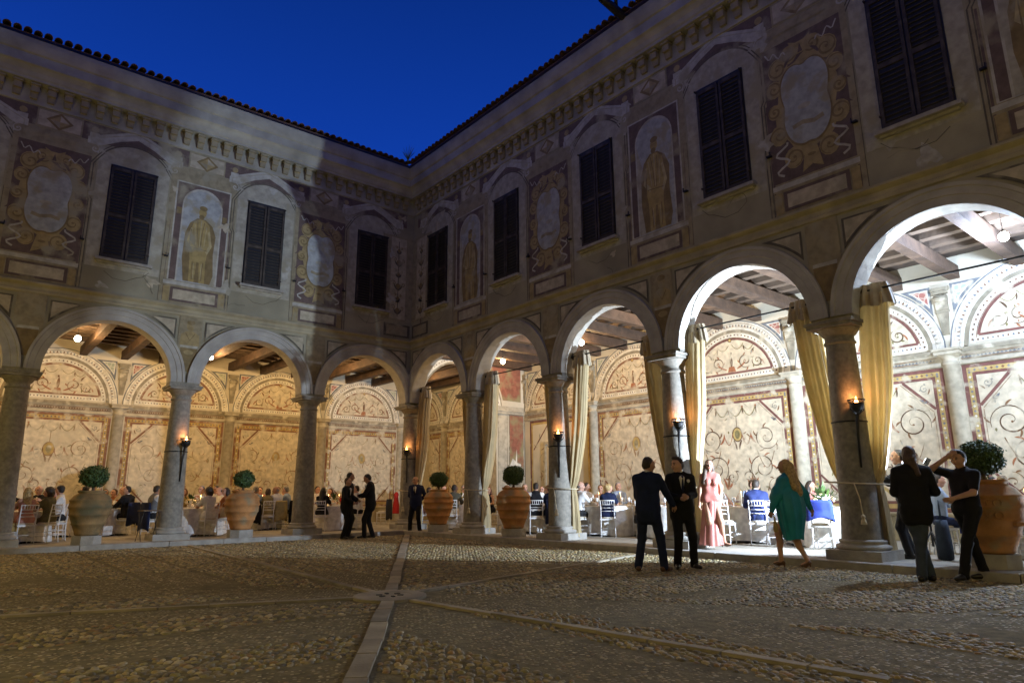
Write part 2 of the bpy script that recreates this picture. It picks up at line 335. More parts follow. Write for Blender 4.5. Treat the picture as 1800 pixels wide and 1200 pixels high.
def paint_panel(P, c, rs, rich):
    """one bay of the painted portico wall below the lunette"""
    k1, k2, sn, ol, fr_ = ('lbrown', 'lolive', 'lsienna', 'lolive', 'frame') if not rich else ('umber', 'brown', 'sienna', 'olive', 'maroon')
    P.rect(c-1.40, .98, c+1.40, 3.66, 'pale')
    P.frame(c-1.62, .75, c+1.62, 3.88, .08, fr_); P.frame(c-1.54, .83, c+1.54, 3.80, .10, 'gold'); P.frame(c-1.44, .93, c+1.44, 3.70, .065, fr_)
    for i in range(30):
        u = c-1.49+2.98*i/29; P.poly([(u-.032, 3.75), (u, 3.718), (u+.032, 3.75), (u, 3.782)], 'slate' if i % 2 else 'brown')
    for sg in (-1, 1):
        for i in range(28):
            v = .88+2.82*i/27; u = c+sg*1.49; P.poly([(u-.03, v), (u, v-.03), (u+.03, v), (u, v+.03)], 'slate' if i % 2 else 'white')
    ln = fr_
    for sg in (-1, 1):
        P.band([(c+sg*1.375, 2.98), (c+sg*.76, 3.635)], .062, ln); P.band([(c+sg*1.375, 1.62), (c+sg*.78, 1.0)], .05, ln)
        P.band([(c+sg*1.33, 2.90), (c+sg*1.33, 1.70)], .010, 'brown'); P.band([(c+sg*.70, 3.60), (c+sg*1.33, 2.92)], .010, 'brown')
        P.scroll(c+sg*1.19, 3.45, .085, 1., 1.2, sg, 'grey', .018, 2)
        P.leaf(c+sg*1.25, 3.32, 1.57-sg*.6, .14, .03, 'brown')
    w = .026
    # hanging garlands
    for a, b in ((-.62, -.22), (-.22, .22), (.22, .62)): P.garland(c+a, c+b, 3.52, .20+.05*rs.random(), ol, .02)
    for a in (-.62, -.22, .22, .62):
        P.leaf(c+a, 3.52, -1.57, .20, .035, k1, .2*rs.choice((-1, 1))); P.disc(c+a, 3.53, .028, .028, sn, 8)
    # medallion on a cord
    my = 2.66+.2*rs.random(); mr_ = rs.uniform(.8, 1.15); P.band([(c, 3.30), (c, my+.2)], .014, k1); P.disc(c, my, .15*mr_, .20*mr_, 'gold'); P.ring(c, my, .15*mr_, .20*mr_, .026, k1); P.disc(c, my, .08, .12, ol, 10)
    v1, v2, r1, r2, t1, t2, h3 = 2.55+.2*rs.random(), 1.76+.22*rs.random(), rs.uniform(.24, .34), rs.uniform(.26, .38), rs.uniform(1.25, 1.75), rs.uniform(1.3, 1.8), rs.random() < .5
    for sg in (-1, 1):
        P.garland(c+sg*.14, c+sg*.42, my+.02, .3, sn, .02); P.leaf(c+sg*.12, my-.16, -1.57-sg*.5, .28, .05, k1, sg*.5)
        j = rs.random()*.12
        # big acanthus scrolls
        P.scroll(c+sg*(.82+j), v1, r1, 1.57-sg*1.9, t1, sg if h3 else -sg, k1, w, 4, k2)
        P.leaf(c+sg*.55, 2.52, 1.57+sg*.9, .34, .055, sn, -sg*1.1)
        P.scroll(c+sg*(.72-j), v2, r2, -1.57-sg*.4, t2, -sg, k1, w, 4, sn)
        P.band([(c+sg*(.55+.5*t/8), 2.35-.5*math.sin(t/8*3.0)) for t in range(9)], w*.7, k2)
        for q in (-.5, 0., .5): P.leaf(c+sg*.42, 1.28, 1.57+sg*(.35+q), .42-.12*abs(q), .06, sn if q else k2, -sg*.5)
        P.scroll(c+sg*1.02, 1.36, .2, 1.57, 1.4, sg, k2, w*.8, 3)
        P.scroll(c+sg*.24, 1.62, .17, -1.2*sg, 1.2, sg, k1, w*.7, 2)
        # small bird, darts and lozenges scattered in the field
        bu, bv = c+sg*(.98+.2*rs.random()), 3.02+.14*rs.random()
        if rs.random() < .8:
            P.disc(bu, bv, .055, .028, 'slate', 8); P.leaf(bu, bv, 1.57+sg*.9, .13, .04, 'slate', .3); P.leaf(bu-sg*.05, bv, 1.57-sg*1.4, .1, .03, k1)
        for _ in range(7):
            u, v = c+sg*(.15+1.1*rs.random()), 1.1+2.2*rs.random()
            if rs.random() < .5: P.poly([(u-.025, v), (u, v-.045), (u+.025, v), (u, v+.045)], rs.choice(('grey', sn, ol)))
            else: P.leaf(u, v, 6.28*rs.random(), .12, .028, rs.choice(('grey', k2, ol)), 1.2*(rs.random()-.5))
    if rs.random() < .5:  # water bird at the foot
        P.band([(c-.1+.3*t/8, 1.16+.12*math.sin(t/8*3.14)) for t in range(9)], .07, 'gold'); P.band([(c-.1, 1.18), (c-.14, 1.32), (c-.08, 1.42), (c-.02, 1.38)], .028, 'gold')
    else: P.poly([(c-.2, 1.02), (c+.2, 1.02), (c+.1, 1.2), (c-.1, 1.2)], sn); P.leaf(c, 1.2, 1.57, .3, .08, ol, .2)
def blob(P, u, v, r, rs, m, sq=1.):
    n = 14; ph = rs.uniform(0, 6); P.poly([(u+r*(1+.35*math.sin(3*q+ph)+.22*math.sin(5*q+2*ph)+.12*math.sin(9*q))*math.cos(q), v+r*sq*(1+.35*math.sin(3*q+ph)+.22*math.sin(5*q+2*ph)+.12*math.sin(9*q))*math.sin(q)) for q in [2*math.pi*i/n for i in range(n)]], m)
def crack(P, u, v, rs, m, L=.8, w=.01):
    a = rs.uniform(0, 6.28); pts = [(u, v)]
    for _ in range(7): a += rs.uniform(-.7, .7); u += L/7*math.cos(a); v += L/7*math.sin(a); pts.append((u, v))
    P.band(pts, w, m, .003)
def paint_wear(P, c, rs):
    """lost plaster, old repairs and cracks of one bay"""
    for _ in range(rs.randint(2, 5)): blob(P, c+rs.uniform(-1.5, 1.5), rs.uniform(.8, 3.8), rs.uniform(.04, .17), rs, rs.choice(('pale', 'stone', 'worn_patch', 'worn_patch')), rs.uniform(.4, 1.3))
    for _ in range(rs.randint(1, 3)): crack(P, c+rs.uniform(-1.3, 1.3), rs.uniform(1., 3.6), rs, 'stonedk', rs.uniform(.4, 1.3))
def paint_lunette(P, c, rs, rich):
    fr_ = 'maroon' if rich else 'frame'; cv = 4.24; r = 1.2; a0 = math.asin(.28/r)
    P.poly([(c+r*math.cos(a0+(math.pi-2*a0)*i/24), cv+r*math.sin(a0+(math.pi-2*a0)*i/24)) for i in range(25)], 'pale')
    P.arc(c, cv, 1.28, 1.40, .06, math.pi-.06, 'white'); P.arc(c, cv, 1.41, 1.50, .03, math.pi-.03, 'stonedk'); P.arc(c, cv, 1.50, 1.735, .02, math.pi-.02, 'white')
    P.arc(c, cv, 1.735, 1.765, .02, math.pi-.02, 'slate'); P.arc(c, cv, 1.20, 1.26, a0-.03, math.pi-a0+.03, fr_); P.arc(c, cv, 1.265, 1.28, .1, math.pi-.1, 'brown')
    P.rect(c-1.20, 4.465, c+1.20, 4.52, fr_); P.rect(c-1.38, 4.34, c+1.38, 4.44, 'white')
    for i in range(30): P.disc(c-1.32+2.64*i/29, 4.39, .021, .026, 'brown' if i % 2 else 'slate', 6)
    for i in range(36):
        a = .12+(math.pi-.24)*i/35; P.disc(c+1.34*math.cos(a), cv+1.34*math.sin(a), .024, .024, 'brown' if i % 2 else 'umber', 6)
    for i in range(52):
        a = .06+(math.pi-.12)*i/51; q = .028
        P.poly([(c+rr*math.cos(a+d), cv+rr*math.sin(a+d)) for rr, d in ((1.585, -q/1.6), (1.66, 0), (1.585, q/1.6))], 'slate' if i % 2 else 'brown')
    P.arc(c, cv, 1.57, 1.578, .03, math.pi-.03, 'brown'); P.arc(c, cv, 1.675, 1.683, .03, math.pi-.03, 'brown')
    k1 = 'umber' if rich else 'brown'; w = .026
    P.disc(c, 5.44, .05, .05, 'gold', 10); P.ring(c, 5.44, .05, .05, .02, k1, 10)
    P.poly([(c-.13, 4.53), (c+.13, 4.53), (c+.08, 4.68), (c-.08, 4.68)], 'sienna')
    P.leaf(c, 4.68, 1.57, .36, .09, k1, .1); P.disc(c+.01, 5.06, .03, .04, k1, 8)
    for sg in (-1, 1):
        P.garland(c+sg*.05, c+sg*.42, 5.30, .14, 'olive', .016); P.garland(c+sg*.42, c+sg*.72, 5.22, .12, 'olive', .016); P.leaf(c+sg*.42, 5.24, -1.57, .16, .03, k1, sg*.3)
        P.scroll(c+sg*.44, 4.80, .19, -1.57+sg*.6, 1.5, -sg, k1, w, 3, 'sienna'); P.scroll(c+sg*.80, 4.74, .155, 1.57+sg*.5, 1.4, sg, k1, w, 3, 'olive')
        P.leaf(c+sg*.16, 4.6, 1.57-sg*1.2, .36, .05, 'sienna', sg*.5); P.leaf(c+sg*.62, 4.95, 1.57-sg*.3, .22, .045, k1, -sg*.8)
        P.leaf(c+sg*1.0, 4.62, 1.57+sg*.3, .18, .04, 'sienna', sg*.6)
        for _ in range(5):
            u, v = c+sg*(.1+.75*rs.random()), 4.65+.5*rs.random(); P.poly([(u-.018, v), (u, v-.03), (u+.018, v), (u, v+.03)], rs.choice(('olive', 'sienna', 'slate')))
    # spandrels each side, between the arch and the console
    for sg in (-1, 1):
        def sp(off, v1, r):
            b = 1.80-.20-off; P_ = [(c+sg*b, v1)]
            a1 = math.acos(min(1, b/r)); a2 = math.asin(min(1, (v1-cv)/r))
            if a2 <= a1: return None
            return P_+[(c+sg*r*math.cos(a1+(a2-a1)*i/8), cv+r*math.sin(a1+(a2-a1)*i/8)) for i in range(9)][::-1]
        for off, v1, r, m in ((0, 5.74, 1.79, 'slate'), (.05, 5.69, 1.85, 'white'), (.075, 5.665, 1.875, 'green_cells' if sg < 0 else 'red_cells')):
            q = sp(off, v1, r)
            if q: P.poly(q, m)
    for i in range(44):
        u = c-1.56+3.12*i/43; P.poly([(u-.032, 4.03), (u+.032, 4.03), (u, 4.075)], 'slate' if rich else 'brown')
    P.rect(c-1.58, 4.085, c+1.58, 4.10, 'brown'); P.rect(c-1.58, 4.005, c+1.58, 4.02, 'brown'); P.rect(c-1.58, 4.16, c+1.58, 4.25, 'stonedk'); P.rect(c-1.58, 3.90, c+1.58, 3.97, 'stone')

def paint_window(P, c):
    P.rect(c-.86, 6.98, c+.86, 10.28, 'f_grey')
    for sg in (-1, 1):
        for d in (.90, .97): P.band([(c+sg*d, 6.36), (c+sg*d, 8.75), (c+sg*(d+.06), 8.85), (c+sg*(d+.06), 9.75), (c+sg*(d-.05), 9.95), (c+sg*(d-.16), 10.12)], .026, 'f_line')
        P.rect(min(c+sg*.99, c+sg*1.03), 6.4, max(c+sg*.99, c+sg*1.03), 8.7, 'f_purple')
    P.rect(c-1.30, 10.36, c+1.30, 10.86, 'f_purple')
    for sg in (-1, 1):
        P.rect(c+sg*1.02-.11, 10.42, c+sg*1.02+.11, 10.60, 'f_white'); P.disc(c+sg*1.02, 10.69, .085, .085, 'f_ochre', 12)
    # painted gable over the window
    for d, m in ((0, 'f_white'), (.07, 'f_grey'), (.10, 'f_white'), (.17, 'f_line')):
        P.poly([(c-1.16+d, 10.28), (c-1.16+d, 10.46-d*.4), (c-.42, 10.80-d), (c, 10.98-d*1.2), (c+.42, 10.80-d), (c+1.16-d, 10.46-d*.4), (c+1.16-d, 10.28), (c+.86, 10.28), (c+.42, 10.55+d*.3), (c, 10.72+d*.3), (c-.42, 10.55+d*.3), (c-.86, 10.28)], m) if d < .17 else None
    P.arc(c, 9.55, .93, .965, .68, math.pi-.68, 'f_line', 16); P.arc(c, 9.55, 1.0, 1.02, .68, math.pi-.68, 'f_line', 16)
    P.poly([(c+.93*math.cos(.75+(math.pi-1.5)*i/12), 9.55+.93*math.sin(.75+(math.pi-1.5)*i/12)) for i in range(13)], 'f_grey')
    for sg in (-1, 1): P.scroll(c+sg*.97, 10.16, .10, 1.57, 1.2, sg, 'f_white', .03, 2)
    rs = random.Random(int(c*10)+int(P.f(0, 0, 0)[0]*100)); 
    for _ in range(5): blob(P, c+rs.uniform(-1.2, 1.2), rs.uniform(6.4, 10.8), rs.uniform(.06, .2), rs, rs.choice(('f_pale', 'f_grey', 'f_cream')), rs.uniform(.5, 1.6))
    crack(P, c+rs.uniform(-.9, .9), rs.uniform(6.5, 7.1), rs, 'f_line', .7, .012)
    # crack in the plaster under the sill
    P.band([(c-.62, 7.05), (c-.48, 6.9), (c-.35, 6.86), (c-.1, 6.72), (c+.2, 6.74), (c+.42, 6.9)], .012, 'f_line')
def paint_frieze(P, c):
    P.rect(c-.50-.0, 10.36, c+.50, 10.86, 'f_tan'); P.rect(c-.46, 10.40, c+.46, 10.82, 'f_cream')
    P.poly([(c-.30, 10.61), (c, 10.37), (c+.30, 10.61), (c, 10.85)], 'f_ochredk'); P.poly([(c-.21, 10.61), (c, 10.44), (c+.21, 10.61), (c, 10.78)], 'f_ochre')
    P.poly([(c-.21, 10.61), (c, 10.61), (c, 10.78)], 'f_cream'); P.poly([(c, 10.61), (c+.21, 10.61), (c, 10.44)], 'f_tan')
    P.rect(c-.55, 10.12, c+.55, 10.30, 'f_tan')
def paint_pedestal(P, c):
    P.rect(c-.82, 6.86, c+.82, 6.96, 'f_white'); P.rect(c-.82, 6.82, c+.82, 6.86, 'f_tan'); P.rect(c-.62, 6.40, c+.62, 6.80, 'f_purple'); P.rect(c-.55, 6.46, c+.55, 6.74, 'f_cream')
    for sg in (-1, 1): P.rect(c+sg*.72-.08, 6.38, c+sg*.72+.08, 6.80, 'f_ochre')
def shape(P, c, v0, h, w, pts, m): P.poly([(c+x*w, v0+y*h) for x, y in pts], m)
def paint_statue(P, c, flip=1):
    P.rect(c-.80, 6.96, c+.80, 9.98, 'f_tan'); P.rect(c-.74, 6.98, c+.74, 9.92, 'f_white'); P.rect(c-.70, 7.0, c+.70, 9.88, 'f_purple')
    for sg in (-1, 1): P.rect(c+sg*.61-.06, 8.93, c+sg*.61+.06, 9.12, 'f_ochredk')
    P.rect(c-.54, 6.98, c+.54, 9.25, 'f_white'); P.poly([(c+.54*math.cos(math.pi*i/16), 9.25+.56*math.sin(math.pi*i/16)) for i in range(17)], 'f_white')
    P.rect(c-.50, 6.98, c+.50, 9.25, 'f_blue'); P.poly([(c+.5*math.cos(math.pi*i/16), 9.25+.5*math.sin(math.pi*i/16)) for i in range(17)], 'f_blue')
    P.poly([(c-.50, 9.25), (c-.50, 7.0), (c-.30, 7.0), (c-.34, 8.6)], 'f_grey')
    f = flip; X = lambda L: [(f*x, y) for x, y in L]
    shape(P, c, 7.02, 2.25, 1., X([(-.34, .0), (-.42, .3), (-.40, .62), (-.30, .76), (-.12, .84), (.10, .84), (.30, .77), (.41, .64), (.38, .40), (.43, .12), (.36, .0)]), 'f_ochredk')
    shape(P, c, 7.02, 2.25, 1., X([(-.20, .0), (-.22, .30), (-.27, .46), (-.26, .66), (-.20, .78), (-.07, .83), (.07, .83), (.22, .77), (.27, .64), (.24, .46), (.20, .28), (.22, .0), (.07, .0), (.03, .26), (-.03, .26), (-.06, .0)]), 'f_statue')
    P.disc(c+f*.01, 7.02+2.25*.925, .105, .145, 'f_statue', 12); P.disc(c+f*.02, 7.02+2.25*.985, .11, .075, 'f_ochredk', 10); P.disc(c-f*.01, 7.02+2.25*.865, .075, .07, 'f_ochredk', 8)
    shape(P, c, 7.02, 2.25, 1., X([(-.26, .70), (-.34, .52), (-.16, .42), (-.12, .46), (-.26, .54), (-.20, .70)]), 'f_statuelt'); shape(P, c, 7.02, 2.25, 1., X([(.24, .70), (.33, .50), (.22, .38), (.17, .41), (.25, .51), (.18, .68)]), 'f_statuelt')
    for x0, y0, x1, y1 in ((-.10, .80, -.02, .46), (.08, .80, .03, .46), (-.14, .26, -.12, .03), (.14, .27, .13, .03), (-.22, .45, .22, .43), (-.36, .5, -.34, .05), (.36, .5, .38, .06), (.31, .4, .30, .04), (-.3, .44, -.29, .04)):
        P.band([(c+f*x0, 7.02+2.25*y0), (c+f*(x0+x1)/2+.015, 7.02+2.25*(y0+y1)/2), (c+f*x1, 7.02+2.25*y1)], .022, 'f_ochredk')
    for x0, y0, x1, y1 in ((-.17, .76, -.10, .48), (.0, .82, .0, .47), (.15, .74, .12, .48), (-.10, .24, -.09, .05), (.10, .25, .1, .05)):
        P.band([(c+f*x0, 7.02+2.25*y0), (c+f*x1, 7.02+2.25*y1)], .026, 'f_statuelt')
    P.band([(c-f*.27, 7.02), (c-f*.25, 8.55)], .022, 'f_ochredk')
    paint_pedestal(P, c)
def lobed(c, v, rx, ry, n=40, k=4, d=.10, ph=.785):
    return [(c+rx*(1+d*math.cos(k*(2*math.pi*i/n)-ph*k+math.pi))*math.cos(2*math.pi*i/n), v+ry*(1+d*math.cos(k*(2*math.pi*i/n)-ph*k+math.pi))*math.sin(2*math.pi*i/n)) for i in range(n)]
def paint_cartouche(P, c, flip=1):
    P.rect(c-.86, 6.96, c+.86, 9.98, 'f_tan'); P.rect(c-.78, 7.0, c+.78, 9.92, 'f_purple'); m = 'f_ochre'; d = 'f_ochredk'
    P.poly(lobed(c, 8.45, .60, 1.02, 48, 6, .07), m)
    for sg in (-1, 1):
        for u, v, r, a, q in ((.48, 9.38, .24, 1.6, -1), (.60, 8.98, .19, .4, 1), (.63, 8.50, .16, 1.2, -1), (.58, 7.98, .22, -.6, 1), (.34, 7.42, .22, -1.6, -1), (.24, 9.58, .20, 2.2, 1)):
            P.disc(c+sg*u, v, r*.86, r, m, 12); P.scroll(c+sg*u, v, r*.78, a if sg > 0 else math.pi-a, 1.35, sg*q, d, .035, 0)
        P.leaf(c+sg*.70, 8.72, -1.57+sg*.3, .26, .05, 'f_purple', sg*.9); P.leaf(c+sg*.70, 8.22, -1.57+sg*.3, .22, .05, 'f_purple', sg*.9); P.leaf(c+sg*.34, 9.35, 1.57+sg*.4, .25, .06, 'f_purple', sg*.7)
        # pale serpentine ribbons in the corners
        P.band([(c+sg*(.56+.13*math.sin(t*.95)), 7.12+.055*t) for t in range(13)], .045, 'f_pale'); P.band([(c+sg*(.30+.035*t), 9.62+.06*math.sin(t*1.15)+.012*t) for t in range(13)], .028, 'f_pale')
    P.poly([(c-.16, 9.5), (c-.22, 9.84), (c-.08, 9.76), (c+.08, 9.76), (c+.22, 9.84), (c+.16, 9.5)], m); P.poly([(c-.05, 9.52), (c, 9.72), (c+.05, 9.52)], 'f_purple')
    P.poly([(c-.12, 7.5), (c-.20, 7.06), (c, 7.16), (c+.20, 7.06), (c+.12, 7.5)], m); P.disc(c, 7.36, .08, .035, d, 10); P.poly([(c-.06, 7.02), (c, 7.18), (c+.06, 7.02)], 'f_purple')
    half = [(0, .90), (.28, 1.0), (.62, .97), (.90, .76), (1.0, .46), (.93, .18), (.86, .02), (.93, -.16), (.96, -.42), (.84, -.70), (.56, -.92), (.24, -1.0), (0, -.96)]
    full = half+[(-x, y) for x, y in half[-2:0:-1]]
    for _ in range(2): full = [q for i in range(len(full)) for p0, p1 in ((full[i], full[(i+1) % len(full)]),) for q in ((.75*p0[0]+.25*p1[0], .75*p0[1]+.25*p1[1]), (.25*p0[0]+.75*p1[0], .25*p0[1]+.75*p1[1]))]
    P.poly([(c+x*.50, 8.45+y*.88) for x, y in full], d); P.poly([(c+x*.47, 8.46+y*.845) for x, y in full], 'f_blue')
    # faint wading bird and shore inside
    f = flip; P.band([(c-.3, 8.02), (c-.1, 8.06), (c+.12, 8.0), (c+.3, 8.05)], .09, 'f_tan'); P.disc(c+f*.04, 8.38, .13, .06, 'f_grey', 10)
    P.band([(c-f*.05, 8.40), (c-f*.11, 8.52), (c-f*.07, 8.64), (c-f*.14, 8.66)], .03, 'f_tan'); P.band([(c+f*.03, 8.34), (c+f*.03, 8.1)], .014, 'f_tan'); P.leaf(c+f*.1, 8.4, 0 if f > 0 else 3.14, .16, .05, 'f_tan')
    P.ring(c, 8.46, .40, .72, .012, 'f_pale', 24)
    paint_pedestal(P, c)
def paint_candelabra(P, c):
    P.rect(c-.62, 6.96, c+.62, 9.98, 'f_tan'); P.rect(c-.30, 7.02, c+.30, 9.92, 'f_cream')
    P.band([(c, 7.1), (c, 9.8)], .03, 'f_line')
    for v, w in ((7.3, .16), (7.75, .10), (8.15, .18), (8.6, .12), (9.0, .17), (9.45, .1)):
        P.disc(c, v, w*.6, w*.75, 'f_ochredk', 10)
        for sg in (-1, 1): P.leaf(c, v-.1, 1.57-sg*1.1, w*1.5, .06, 'f_line', sg*1.1); P.scroll(c+sg*w, v+.12, w*.5, 0, 1.1, sg, 'f_ochredk', .02, 0)
    P.rect(c-.50, 6.40, c+.50, 6.84, 'f_line'); P.rect(c-.40, 6.46, c+.40, 6.78, 'f_tan')
def paint_spandrel(P, c0, first=False):
    """over a column: the bust in the middle, framed triangles each side"""
    if not first:
        P.rect(c0-.30, 4.75, c0+.30, 6.03, 'f_tan'); P.poly([(c0-.16, 4.5), (c0+.16, 4.5), (c0+.22, 5.15), (c0-.22, 5.15)], 'f_ochredk')
        P.rect(c0-.22, 5.15, c0+.22, 5.22, 'f_pale'); P.poly([(c0-.25, 5.22), (c0+.25, 5.22), (c0+.23, 5.52), (c0+.09, 5.62), (c0-.09, 5.62), (c0-.23, 5.52)], 'f_ochre')
        P.disc(c0, 5.76, .105, .14, 'f_ochre', 12); P.disc(c0, 5.86, .11, .07, 'f_ochredk', 10); P.band([(c0-.12, 5.56), (c0, 5.36), (c0+.12, 5.56)], .025, 'f_ochredk'); P.disc(c0, 5.03, .13, .07, 'f_ochre', 10)
    for sg in (-1, 1):
        cc = c0+sg*1.8
        if cc < 0: continue
        def tri(b, v1, r):
            x = 1.8-b; a1 = math.acos(min(1, x/r)); a2 = math.asin(min(1, (v1-SPR)/r))
            return [(cc-sg*x, v1)]+[(cc-sg*r*math.cos(a1+(a2-a1)*i/8), SPR+r*math.sin(a1+(a2-a1)*i/8)) for i in range(9)][::-1]
        P.poly(tri(.37, 5.93, 1.84), 'f_line'); P.poly(tri(.41, 5.895, 1.89), 'f_cream')

def build_wing(fr, rz, nb, D, back_u0, back_s, bays, ubeg, label, cat, motifs, lamps_unused=None):
    root = empty('palace_wing', (0, 0, 0), label=label, cat=cat)
    U1 = nb*S
    place = lambda u, n, z=0.: fr(u, n, z)
    # -------- front wall: arcade and upper floor as one sheet of masonry
    V, F, MI = [], [], []
    us = [(-NF, SPR)]
    for b in range(nb):
        c = (b+.5)*S; us += [(c+x, SPR+z) for x, z in arc_pts()]
    us.append((U1, SPR))
    for i, (u, zb) in enumerate(us):
        uf = max(u, NF)
        V += [fr(uf, NF, zb), fr(uf, NF, 6.2), fr(u, -NF, zb), fr(u, -NF, 6.45)]
    for i in range(len(us)-1):
        a, b = 4*i, 4*i+4; F += [(a, a+1, b+1, b), (a+2, b+2, b+3, a+3), (a, b, b+2, a+2)]; MI += [0, 0, 1]
    b = len(V); V += [fr(NF, NF, 6.2), fr(U1, NF, 6.2), fr(U1, NF, 11.5), fr(NF, NF, 11.5), fr(U1, NF, 4.2), fr(U1, -NF, 4.2), fr(U1, -NF, 11.5)]
    F += [(b, b+1, b+2, b+3), (b+4, b+5, b+6, b+2)]; MI += [0, 0]
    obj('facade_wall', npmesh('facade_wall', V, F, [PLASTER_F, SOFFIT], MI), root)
    # -------- columns, arches
    for k in range(nb+1):
        if k == 0 and rz != 0: continue          # the corner column stands once
        c = obj('column', SHAFT, root, place(k*S, 0)); c['label'] = None if k else 'slender granite column at the inner corner of the courtyard'
        if not k: pass
        if c['label'] is None: del c['label']
        obj('capital', CAP, c, rz=rz); obj('column_base', BASE, c, rz=rz)
    for b in range(nb): obj('arch_moulding', ARCH, root, place((b+.5)*S, 0), rz)
    V, F = sweep(fr, [(NF, 6.02), (.25, 6.04), (.26, 6.10), (.235, 6.12), (.235, 6.20), (.29, 6.235), (.325, 6.26), (.325, 6.305), (NF, 6.335)], 0, U1)
    obj('string_course', npmesh('string_course', V, F, [COURSE]), root)
    prof = [(NF, 10.885), (.245, 10.89), (.25, 10.945), (.228, 10.955), (.228, 11.40), (.47, 11.405), (.47, 11.47), (.50, 11.50), (.53, 11.60), (.60, 11.70), (.66, 11.735), (.66, 11.99), (.70, 12.01), (.74, 12.12), (.77, 12.25), (.77, 12.36), (.70, 12.40)]
    V, F = sweep(fr, prof, 0, U1); obj('cornice', npmesh('cornice', V, F, [mat('cornice_plaster', (.34, .325, .27), .85, .22, 2., .3, 25., noise2=.25)]), root)
    for i in range(int((U1-.5)/.36)): obj('bracket', BRACKET, root, place(.62+.36*i, 0), rz)
    # -------- roof with its tiles
    V, F = sweep(fr, [(.83, 12.40), (.83, 12.43), (-4.6, 14.2), (-4.6, 14.1)], 0, U1)
    roof = obj('roof', npmesh('roof', V, F, [TILE]), root)
    slope = math.atan2(1.77, 5.43)
    for i in range(int((U1-.9)/.212)):
        u = .95+.212*i; t = obj('roof_tile', RTILE, roof, place(u, .90+random.uniform(-.02, .02), 12.44+random.uniform(0, .012)))
        t.rotation_euler = (slope, random.uniform(-.03, .03), rz+random.uniform(-.03, .03))
    m = MB()
    for row in range(1, 9):
        for i in range(int((U1-.9)/.212)):
            n = .90-.40*row; u = .95+.212*i
            if u < n+.1: continue
            z = 12.46+.40*row*math.tan(slope); a = math.radians
            pts = []
            for e in (0, .46):
                for j in range(5):
                    q = math.pi*j/4; pts.append(fr(u+.09*math.cos(q), n-e*math.cos(slope), z+.09*math.sin(q)+e*math.sin(slope)))
            m.add(pts, [(j, j+1, 6+j, 5+j) for j in range(4)])
    o = m.obj('roof_tiles', [TILE], roof, kind='stuff')
    # -------- shuttered windows of the upper floor
    for b in range(nb):
        c = (b+.5)*S
        w = MB(); w.box((0, -.222, 8.525), (1.13, .02, 2.66)); win = w.obj('window', [mat('window_dark', (.012, .012, .013), .5)], root, place(c, 0), rz)
        for sg in (-1, 1): hk = MB(); hk.box((sg*.98, -.25, 7.62), (.09, .08, .03)); hk.box((sg*1.02, -.285, 7.65), (.02, .02, .09)); hk.obj('shutter_catch', [IRON], win)
        s_ = MB(); s_.box((0, -.29, 7.185), (1.32, .17, .07)); s_.box((0, -.25, 7.13), (1.20, .07, .05)); s_.obj('sill', [STONE2], win)
        for sg in (-1, 1):
            h = obj('shutter', SHUTTER, win, (sg*.277, 0, 0)); h.rotation_euler = (0, 0, 0)
            if sg < 0: h.scale = (-1, 1, 1)
            for lo, n_ in ((7.39, 11), (8.53, 13)):
                for i in range(n_):
                    q = obj('slat', SLAT, win, (sg*.277, -.242, lo+.0905*i)); q.rotation_euler = (random.uniform(-.05, .05), 0, 0)
    # -------- painting on the front
    fp = lambda u, v, n: fr(u, NF+n, v)
    for k in range(nb+1):
        P = Paint(fp)
        mot = motifs[k] if k < len(motifs) else 'statue'
        if k: P.rect(k*S-.90, 6.345, k*S+.90, 10.34, 'f_tan')
        if mot == 'statue': paint_statue(P, k*S, 1 if k % 2 else -1)
        elif mot == 'cartouche': paint_cartouche(P, k*S, 1 if k % 4 else -1)
        else: paint_candelabra(P, .78)
        if k: paint_frieze(P, k*S)
        paint_spandrel(P, k*S, k == 0)
        obj('painted_'+mot, P.mesh('painted_'+mot), root)
        if k < nb:
            P = Paint(fp, .0035); paint_window(P, (k+.5)*S); obj('painted_surround', P.mesh('painted_surround'), root)
    # iron spikes in the wall
    # -------- portico: back wall, ceiling
    bw = lambda u, n, z: fr(u, -D+n, z)
    V = [bw(ubeg, 0, 0), bw(U1, 0, 0), bw(U1, 0, 6.5), bw(ubeg, 0, 6.5)]
    wall = obj('portico_wall', npmesh('portico_wall', V, [(0, 1, 2, 3)], [PLASTER_I]), root)
    V, F = sweep(bw, [(.0, 3.895), (.025, 3.90), (.03, 3.985), (.02, 4.0), (.02, 4.11), (.035, 4.12), (.06, 4.15), (.06, 4.26), (0, 4.285)], ubeg, U1, False)
    obj('wall_moulding', npmesh('wall_moulding', V, F, [PIG['stone']]), wall)
    V, F = sweep(bw, [(0, .13), (.03, .13), (.03, .66), (.05, .68), (.05, .72), (0, .735)], ubeg, U1, False)
    obj('dado', npmesh('dado', V, F, [mat('dado_plaster', (.36, .30, .17), .9, .3, 2., .2, 20., noise2=.3)]), wall)
    for j in bays:
        rs = random.Random(100+j+int(D*10)); c = back_u0+back_s*(j+.5); rich = rz != 0 and j >= 2
        P = Paint(lambda u, v, n: bw(u, n, v), .003)
        if rz != 0 and j == 0:
            P.frame(c-1.5, .75, c+1.62, 3.88, .08, 'maroon'); P.frame(c-1.42, .83, c+1.54, 3.80, .08, 'gold'); P.band([(c-1.3, 2.8), (c-.5, 3.7)], .05, 'maroon'); P.band([(c-.5, 3.7), (c+1.3, 3.7)], .05, 'maroon')
            for _ in range(26): P.leaf(c-1.2+2.5*rs.random(), 1.2+2.2*rs.random(), 6.3*rs.random(), .2, .03, rs.choice(('grey', 'brown', 'stonedk')), 2*(rs.random()-.5))
        else: paint_panel(P, c, rs, rich)
        paint_wear(P, c, rs)
